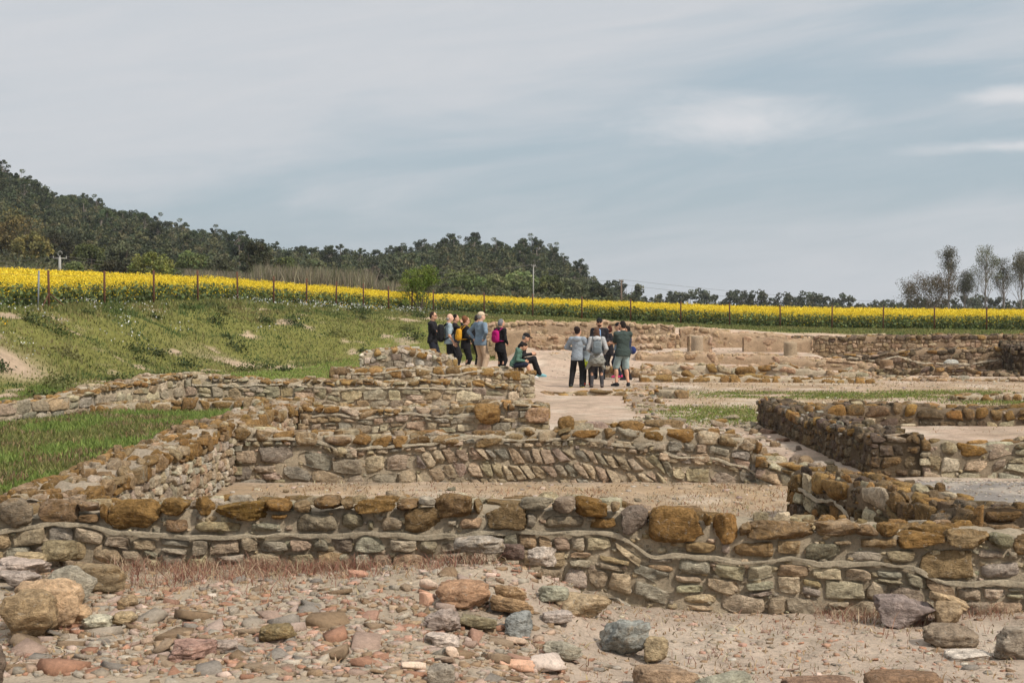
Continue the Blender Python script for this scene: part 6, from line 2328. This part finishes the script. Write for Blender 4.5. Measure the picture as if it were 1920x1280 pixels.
    if hood is not None:
        g = Blob()
        g.ell(T(0, -0.10, 0.47), (0.12, 0.06, 0.085), 0.03).cone(T(-0.09, -0.02, 0.50), T(0.09, -0.02, 0.50), 0.045, 0.045, 0.03).ell(T(0, 0.05, 0.48), (0.10, 0.05, 0.04), 0.03)
        g.build('hood', M_CLOTH, root, hood, 0.012, 0.01, 3)
    g = Blob()
    g.ell(p + up * 0.01, (0.160, 0.122, 0.12), 0.05)
    for s in 'LR':
        if pants == 'short':
            e_ = hp[s] + (kn[s] - hp[s]) * 0.92
            g.cone(hp[s], e_, 0.10, 0.092, 0.03)
        elif pants == 'loose':
            g.cone(hp[s], kn[s], 0.104, 0.086, 0.03).cone(kn[s], an[s] + vec(0, 0, -0.01), 0.088, 0.068, 0.03)
        elif pants == 'slim':
            g.cone(hp[s], kn[s], 0.096, 0.074, 0.03).cone(kn[s], an[s] + vec(0, 0, 0.0), 0.078, 0.052, 0.03)
        else:
            g.cone(hp[s], kn[s], 0.100, 0.080, 0.03).cone(kn[s], an[s] + vec(0, 0, -0.01), 0.084, 0.060, 0.03)
    g.build('shorts' if pants == 'short' else 'trousers', M_CLOTH, root, bottom, 0.012, 0.009, int(px) + 5)
    if skirt is not None:
        g = Blob()
        g.ell(p + vec(0, 0, -0.05), (0.20, 0.16, 0.14), 0.05).ell(p + vec(0, -0.02, -0.18), (0.24, 0.19, 0.15), 0.06).cone(p + vec(0.12, -0.10, -0.16), p + vec(0.20, -0.06, -0.36), 0.07, 0.05, 0.04).cone(p + vec(-0.16, -0.06, -0.16), p + vec(-0.26, -0.02, -0.36), 0.07, 0.05, 0.04)
        g.build('tied_jacket', M_CLOTH, root, skirt, 0.012, 0.05, 7)
    for s in 'LR':
        ff = vec(-math.sin(fy[s]), math.cos(fy[s]), 0)
        pitch = vec(0, 0, -0.05)
        g = Blob()
        g.cone(an[s] - ff * 0.045 + vec(0, 0, -0.035), an[s] + ff * 0.08 + vec(0, 0, -0.042), 0.044, 0.042, 0.03).cone(an[s] + ff * 0.08 + vec(0, 0, -0.042), an[s] + ff * 0.155 + vec(0, 0, -0.052), 0.042, 0.032, 0.03).cone(an[s] + vec(0, 0, 0.0), an[s] + vec(0, 0, -0.04), 0.042, 0.044, 0.03)
        o = g.build('shoe', M_CLOTH, root, shoes, 0.010)
        g = Blob()
        g.ell(an[s] + ff * 0.055 + vec(0, 0, -0.078), (0.045, 0.135, 0.016), 0.01, rotz(fy[s]))
        so_ = g.build('sole', M_CLOTH, o, sole if sole is not None else lin((40, 38, 36)), 0.008)
    # --- hair and headgear
    if hair:
        kind, hcol = hair
        g = Blob()
        g.ell(hd(0, -0.022, 0.028), (0.080, 0.090, 0.098), 0.02, Hm)
        if kind in ('short', 'long', 'up', 'bob'):
            g.ell(hd(0, -0.05, -0.015), (0.072, 0.058, 0.075), 0.03, Hm)
        if kind == 'long':
            g.ell(hd(0, -0.055, -0.09), (0.088, 0.055, 0.12), 0.04, Hm).cone(hd(-0.04, -0.05, -0.14), hd(-0.045, -0.06, -0.24), 0.05, 0.03, 0.04).cone(hd(0.04, -0.05, -0.14), hd(0.045, -0.06, -0.25), 0.05, 0.03, 0.04)
        if kind == 'bob':
            g.ell(hd(0, -0.03, -0.03), (0.088, 0.08, 0.09), 0.03, Hm)
        if kind == 'up':
            g.ell(hd(0, -0.07, 0.06), (0.085, 0.075, 0.075), 0.03, Hm).ell(hd(-0.03, -0.05, 0.10), (0.06, 0.06, 0.05), 0.03, Hm)
        if kind == 'fringe':
            g = Blob()
            g.ell(hd(0, -0.05, -0.035), (0.078, 0.055, 0.045), 0.02, Hm)
        g.build('hair', M_CLOTH, root, hcol, 0.009, 0.014, 9)
    if cap is not None:
        g = Blob()
        g.ell(hd(0, -0.012, 0.052), (0.088, 0.104, 0.082), 0.02, Hm)
        o = g.build('cap', M_CLOTH, root, cap, 0.009)
        g = Blob()
        g.ell(hd(0, 0.115, 0.048), (0.070, 0.080, 0.012), 0.01, Hm @ rotx(-0.15))
        g.build('brim', M_CLOTH, o, brimcol if brimcol is not None else cap, 0.008)
    if beard is not None:
        g = Blob()
        g.ell(hd(0, 0.045, -0.085), (0.058, 0.055, 0.045), 0.02, Hm)
        g.build('beard', M_CLOTH, root, beard, 0.009, 0.006, 4)
    if glasses:
        m = MB()
        for sg in (-1, 1):
            V, F = cubesphere(4)
            q = V / ((np.abs(V) ** 4).sum(1) ** .25)[:, None]
            m.add(hd(sg * 0.034, 0.096, 0.006) + (q * np.array((0.026, 0.006, 0.020))) @ Hm.T, F, (0.01, 0.01, 0.012))
            tube(m, [hd(sg * 0.058, 0.094, 0.010), hd(sg * 0.082, 0.0, 0.006)], 0.004, (0.01, 0.01, 0.012), 4)
        m.build('sunglasses', M_SKIN, root)
    if extra:
        extra(root, T, hd, wr, p, up)
    return root, (p, up, fw, sh, T)


def backpack(label, who, col, w=0.15, h=0.22, d=0.09, drop=0.27, pocket=None, y0=-0.14):
    root, (p, up, fw, sh, T) = who
    t = thing('backpack', label, 'backpack', tuple(root.location), root.rotation_euler.z, None, root.scale[0])
    M = np.array((vec(1, 0, 0), fw, up)).T
    m = MB()
    rbox(m, T(0, y0 - d, drop), (w, d, h), col, 3.4, 8, M)
    v = m.v[0]
    m.v[0] = v + (0.012 * fbm(v * 9, 5, 3))[:, None] * vec(0.5, -1, 0.3)
    m.build('bag', M_CLOTH, t)
    m = MB()
    rbox(m, T(0, y0 - d * 1.95, drop - h * 0.35), (w * 0.78, d * 0.35, h * 0.48), pocket if pocket is not None else col * 0.8, 3.6, 6, M)
    m.build('pocket', M_CLOTH, t)
    for sg in (-1, 1):
        m = MB()
        tube(m, [T(sg * w * 0.6, y0 - 0.02, drop + h * 0.75), T(sg * 0.12, -0.08, 0.51), T(sg * 0.125, 0.03, 0.525), T(sg * 0.13, 0.115, 0.42), T(sg * 0.15, 0.10, 0.25), T(sg * 0.172, -0.02, 0.13), T(sg * w * 0.8, y0 - 0.03, drop - h * 0.75)], 0.019, col * 0.8, 6)
        m.build('strap', M_CLOTH, t)
    m = MB()
    tube(m, [T(-0.03, y0 - 0.03, drop + h), T(-0.02, y0 - 0.03, drop + h + 0.035), T(0.02, y0 - 0.03, drop + h + 0.035), T(0.03, y0 - 0.03, drop + h)], 0.009, col * 0.8, 5)
    m.build('handle', M_CLOTH, t)
    return t


BLACK, CHAR, NAVY = lin((34, 33, 35)), lin((52, 51, 53)), lin((36, 40, 54))


def pouch(root, T, hd, wr, p, up):
    m = MB()
    rbox(m, T(0.06, 0.15, 0.20), (0.10, 0.045, 0.05), lin((186, 46, 34)), 3.5, 5)
    m.build('waist_pouch', M_CLOTH, root)


standing = dict(feet={'L': (-0.10, 0.05, 0.085, -12), 'R': (0.11, -0.04, 0.085, 14)})
# left-hand group, watching towards the right
person('dark-haired man in black with folded arms and a red pouch, furthest left of the visitors', 811, 42.5, 1.82, -104, BLACK, lin((40, 42, 50)), BLACK, ('short', lin((52, 40, 34))), hands={'L': (0.10, 0.21, 1.16), 'R': (-0.10, 0.23, 1.13)}, elbows={'L': (-1, 0.1, -0.8), 'R': (1, 0.1, -0.8)}, glasses=True, extra=pouch, hem=0.03, wide=1.05, **standing)
bald = person('bald man in a pale blue-grey polo shirt and black trousers, hand in pocket', 842, 41.6, 1.77, -78, lin((150, 166, 174)), BLACK, CHAR, ('fringe', lin((150, 144, 138))), sleeve='short', hands={'L': (-0.24, 0.08, 0.92), 'R': (0.25, 0.10, 0.90)}, wide=1.1, skin=PALE, feet={'L': (-0.10, 0.18, 0.085, -8), 'R': (0.11, -0.20, 0.10, 8)})
backpack('large black backpack worn by the bald man in the pale polo shirt', bald, BLACK, 0.16, 0.26, 0.10, 0.24)
person('young dark-haired man in black raising a hand to his chin', 853, 42.6, 1.74, -88, BLACK, BLACK, BLACK, ('short', lin((34, 27, 24))), hands={'R': (0.05, 0.20, 1.47), 'L': (-0.08, 0.20, 1.16)}, elbows={'R': (0.6, 0.2, -1), 'L': (-0.8, 0.2, -0.8)}, **standing)
curly = person('woman with piled-up auburn curls and sunglasses, dressed in black', 873, 41.2, 1.68, -68, BLACK, BLACK, BLACK, ('up', lin((112, 74, 50))), glasses=True, wide=0.93, hands={'L': (-0.22, 0.12, 0.98), 'R': (0.20, 0.16, 1.05)}, hem=0.10, pants='slim', **standing)
backpack('mustard yellow backpack of the woman with auburn curls', curly, lin((206, 152, 46)), 0.125, 0.18, 0.075, 0.26, lin((190, 136, 38)))
person('visitor in a dark cap almost hidden behind the man in the beige cap', 893, 43.5, 1.72, -60, CHAR, BLACK, BLACK, ('short', lin((46, 38, 34))), cap=lin((58, 54, 52)), head=(10, 0), **standing)
person('tall man in a beige cap, slate blue shirt and beige trousers, hands on hips', 901, 40.4, 1.81, -50, lin((112, 128, 142)), lin((186, 160, 134)), CHAR, ('short', lin((140, 134, 128))), cap=lin((196, 176, 150)), brimcol=lin((180, 160, 134)), wide=1.12, hem=0.04, pants='loose', hands={'L': (-0.22, -0.06, 1.00), 'R': (0.22, -0.06, 1.00)}, elbows={'L': (-1, -0.45, 0.0), 'R': (1, -0.45, 0.0)}, skin=PALE, head=(0, -20), feet={'L': (-0.14, 0.02, 0.085, -15), 'R': (0.14, -0.02, 0.085, 15)})
mag = person('woman with grey hair in a long black jacket, hands in front of her', 938, 40.3, 1.62, -42, BLACK, BLACK, BLACK, ('bob', lin((112, 112, 114))), wide=1.0, hem=0.14, hands={'L': (-0.10, 0.20, 0.98), 'R': (0.12, 0.20, 0.98)}, pants='slim', hood=BLACK, head=(5, -20), **standing)
backpack('magenta backpack of the woman with grey hair', mag, lin((166, 26, 100)), 0.125, 0.19, 0.075, 0.27, lin((150, 20, 90)))
# the two sitting on the end of the ledge
person('seated man with grey hair in a dark cap, dressed in black with teal shoes', 972, 39.6, 1.76, -92, BLACK, BLACK, lin((120, 172, 180)), ('short', lin((110, 108, 106))), z=0.20, pel=0.44, lean=16, head=(12, 0), cap=BLACK, hands={'L': (-0.12, 0.38, 0.62), 'R': (0.14, 0.36, 0.64)}, feet={'L': (-0.10, 0.52, 0.085, -4), 'R': (0.10, 0.60, 0.085, 6)}, knee=(0, 0.5, 1), wide=1.05, sole=lin((190, 200, 200)))
person('dark-haired boy in a green hoodie and navy shorts sitting bowed on the ledge', 964, 38.9, 1.46, -98, lin((84, 112, 98)), NAVY, lin((214, 210, 206)), ('short', lin((40, 32, 28))), z=0.20, pel=0.46, lean=24, head=(34, 0), hands={'L': (-0.10, 0.34, 0.56), 'R': (0.10, 0.36, 0.56)}, feet={'L': (-0.10, 0.56, 0.085, -6), 'R': (0.12, 0.64, 0.085, 10)}, knee=(0, 0.5, 1), pants='short', hood=lin((76, 102, 90)), wide=0.92, sole=lin((226, 224, 220)))
# right-hand group round the guide
person('dark-haired teenager in a grey hoodie and black trousers with yellow-soled shoes', 1083, 37.5, 1.60, -14, lin((140, 148, 156)), lin((36, 35, 36)), lin((60, 62, 62)), ('up', lin((42, 32, 30))), hands={'L': (-0.15, 0.20, 1.08), 'R': (0.16, 0.22, 1.10)}, elbows={'L': (-1, -0.2, -0.6), 'R': (1, -0.2, -0.6)}, hood=lin((150, 158, 166)), pants='loose', hem=0.08, loose=0.014, wide=1.02, sole=lin((208, 178, 46)), head=(0, -25), feet={'L': (-0.20, 0.02, 0.085, -20), 'R': (0.12, 0.0, 0.085, 16)})
grey = person('long-haired woman in a pale grey hoodie with a jacket tied round her waist', 1119, 37.4, 1.60, 0, lin((166, 166, 166)), lin((66, 64, 66)), lin((84, 76, 74)), ('long', lin((88, 66, 54))), hood=lin((178, 178, 178)), skirt=lin((128, 126, 118)), hands={'L': (-0.16, 0.18, 1.02), 'R': (0.22, 0.14, 0.98)}, wide=0.97, loose=0.008, pants='slim', feet={'L': (-0.15, 0.0, 0.085, -8), 'R': (0.15, 0.0, 0.085, 8)})
backpack('grey drawstring backpack of the long-haired woman', grey, lin((112, 120, 124)), 0.125, 0.19, 0.06, 0.22, lin((100, 108, 112)))
person('child in a grey top and yellow-green overshirt half hidden between two visitors', 1101, 38.4, 1.30, -6, lin((132, 142, 148)), BLACK, lin((168, 62, 50)), ('short', lin((50, 40, 34))), hem=0.10, extra=lambda root, T, hd, wr, p, up: Blob().ell(p + vec(0, 0, -0.04), (0.19, 0.15, 0.15), .05).ell(p + vec(0, 0, -0.16), (0.20, 0.16, 0.12), .05).build('overshirt', M_CLOTH, root, lin((150, 158, 50)), 0.012, 0.03, 2), **standing)
person('bearded guide facing us in a black cap, dark jacket and blue shirt', 1124, 41.8, 1.80, 176, lin((42, 40, 44)), lin((46, 46, 52)), CHAR, ('short', lin((44, 34, 30))), cap=lin((30, 32, 32)), beard=lin((72, 48, 38)), glasses=True, wide=1.08, hem=0.04, hands={'L': (-0.12, 0.22, 1.08), 'R': (0.14, 0.22, 1.06)}, extra=lambda root, T, hd, wr, p, up: Blob().ell(T(0, 0.085, 0.33), (0.055, 0.055, 0.17), .02).build('shirt_front', M_CLOTH, root, lin((120, 150, 186)), 0.01), **standing)
person('short woman with dark red bobbed hair in a black dress, turned to the left', 1143, 43.2, 1.55, 80, lin((36, 34, 38)), BLACK, lin((70, 82, 112)), ('bob', lin((74, 40, 34))), wide=0.93, hem=0.16, sleeve='short', glasses=True, hands={'R': (0.10, 0.24, 1.10), 'L': (-0.10, 0.22, 1.06)}, **standing)


def paper(root, T, hd, wr, p, up):
    m = MB()
    rbox(m, wr['R'] + vec(-0.04, 0.10, 0.02), (0.10, 0.008, 0.075), lin((206, 214, 220)), 10, 4)
    m.build('leaflet', M_CLOTH, root)


cap2 = person('visitor in a black cap and light blue shirt, facing left behind the man in green', 1160, 42.4, 1.66, 84, lin((132, 156, 176)), NAVY, lin((196, 60, 110)), ('short', lin((36, 30, 28))), cap=BLACK, glasses=True, sleeve='short', hands={'R': (0.02, 0.28, 1.12), 'L': (-0.12, 0.24, 1.08)}, wide=1.0, **standing)
X_, Y_ = wx(1152, 42.2), 42.2
person('man in a dark green polo shirt and pale teal shorts, arms folded', 1168, 37.8, 1.76, 22, lin((62, 72, 68)), lin((150, 168, 168)), lin((44, 44, 46)), ('short', lin((38, 32, 30))), sleeve='short', pants='short', wide=1.15, hem=0.06, hands={'L': (0.05, 0.24, 1.15), 'R': (-0.06, 0.22, 1.18)}, elbows={'L': (-1, -0.1, -0.5), 'R': (1, -0.1, -0.5)}, head=(0, 25), sole=lin((206, 204, 200)), beard=lin((46, 36, 32)), feet={'L': (-0.16, 0.06, 0.085, -25), 'R': (0.13, -0.06, 0.085, 20)})
person('visitor with a blue bag almost hidden behind the man in green', 1177, 41.2, 1.58, 70, lin((50, 56, 74)), BLACK, CHAR, ('short', lin((44, 36, 32))), pants='slim', extra=lambda root, T, hd, wr, p, up: Blob().ell(p + vec(0.16, -0.12, 0.02), (0.07, 0.12, 0.13), .02).build('shoulder_bag', M_CLOTH, root, lin((50, 62, 110)), 0.012), **standing)

# ------------------------------------------------------------------ the air: thin even haze round the whole scene
hz_m = bpy.data.materials.new('haze')
hz_m.use_nodes = True
t_ = hz_m.node_tree
t_.nodes.clear()
pv = t_.nodes.new('ShaderNodeVolumePrincipled')
pv.inputs['Color'].default_value = (0.86, 0.90, 0.95, 1)
pv.inputs['Density'].default_value = 0.00016
pv.inputs['Anisotropy'].default_value = 0.2
ho = t_.nodes.new('ShaderNodeOutputMaterial')
t_.links.new(pv.outputs[0], ho.inputs['Volume'])
m = MB()
V, F = cubesphere(1)
m.add(V * np.array((1900, 1650, 48)) + np.array((0, 1500, 36)), F)
tag(m.build('haze', hz_m, smooth=False), 'thin pale haze softening the distant hills', 'haze', kind='stuff')
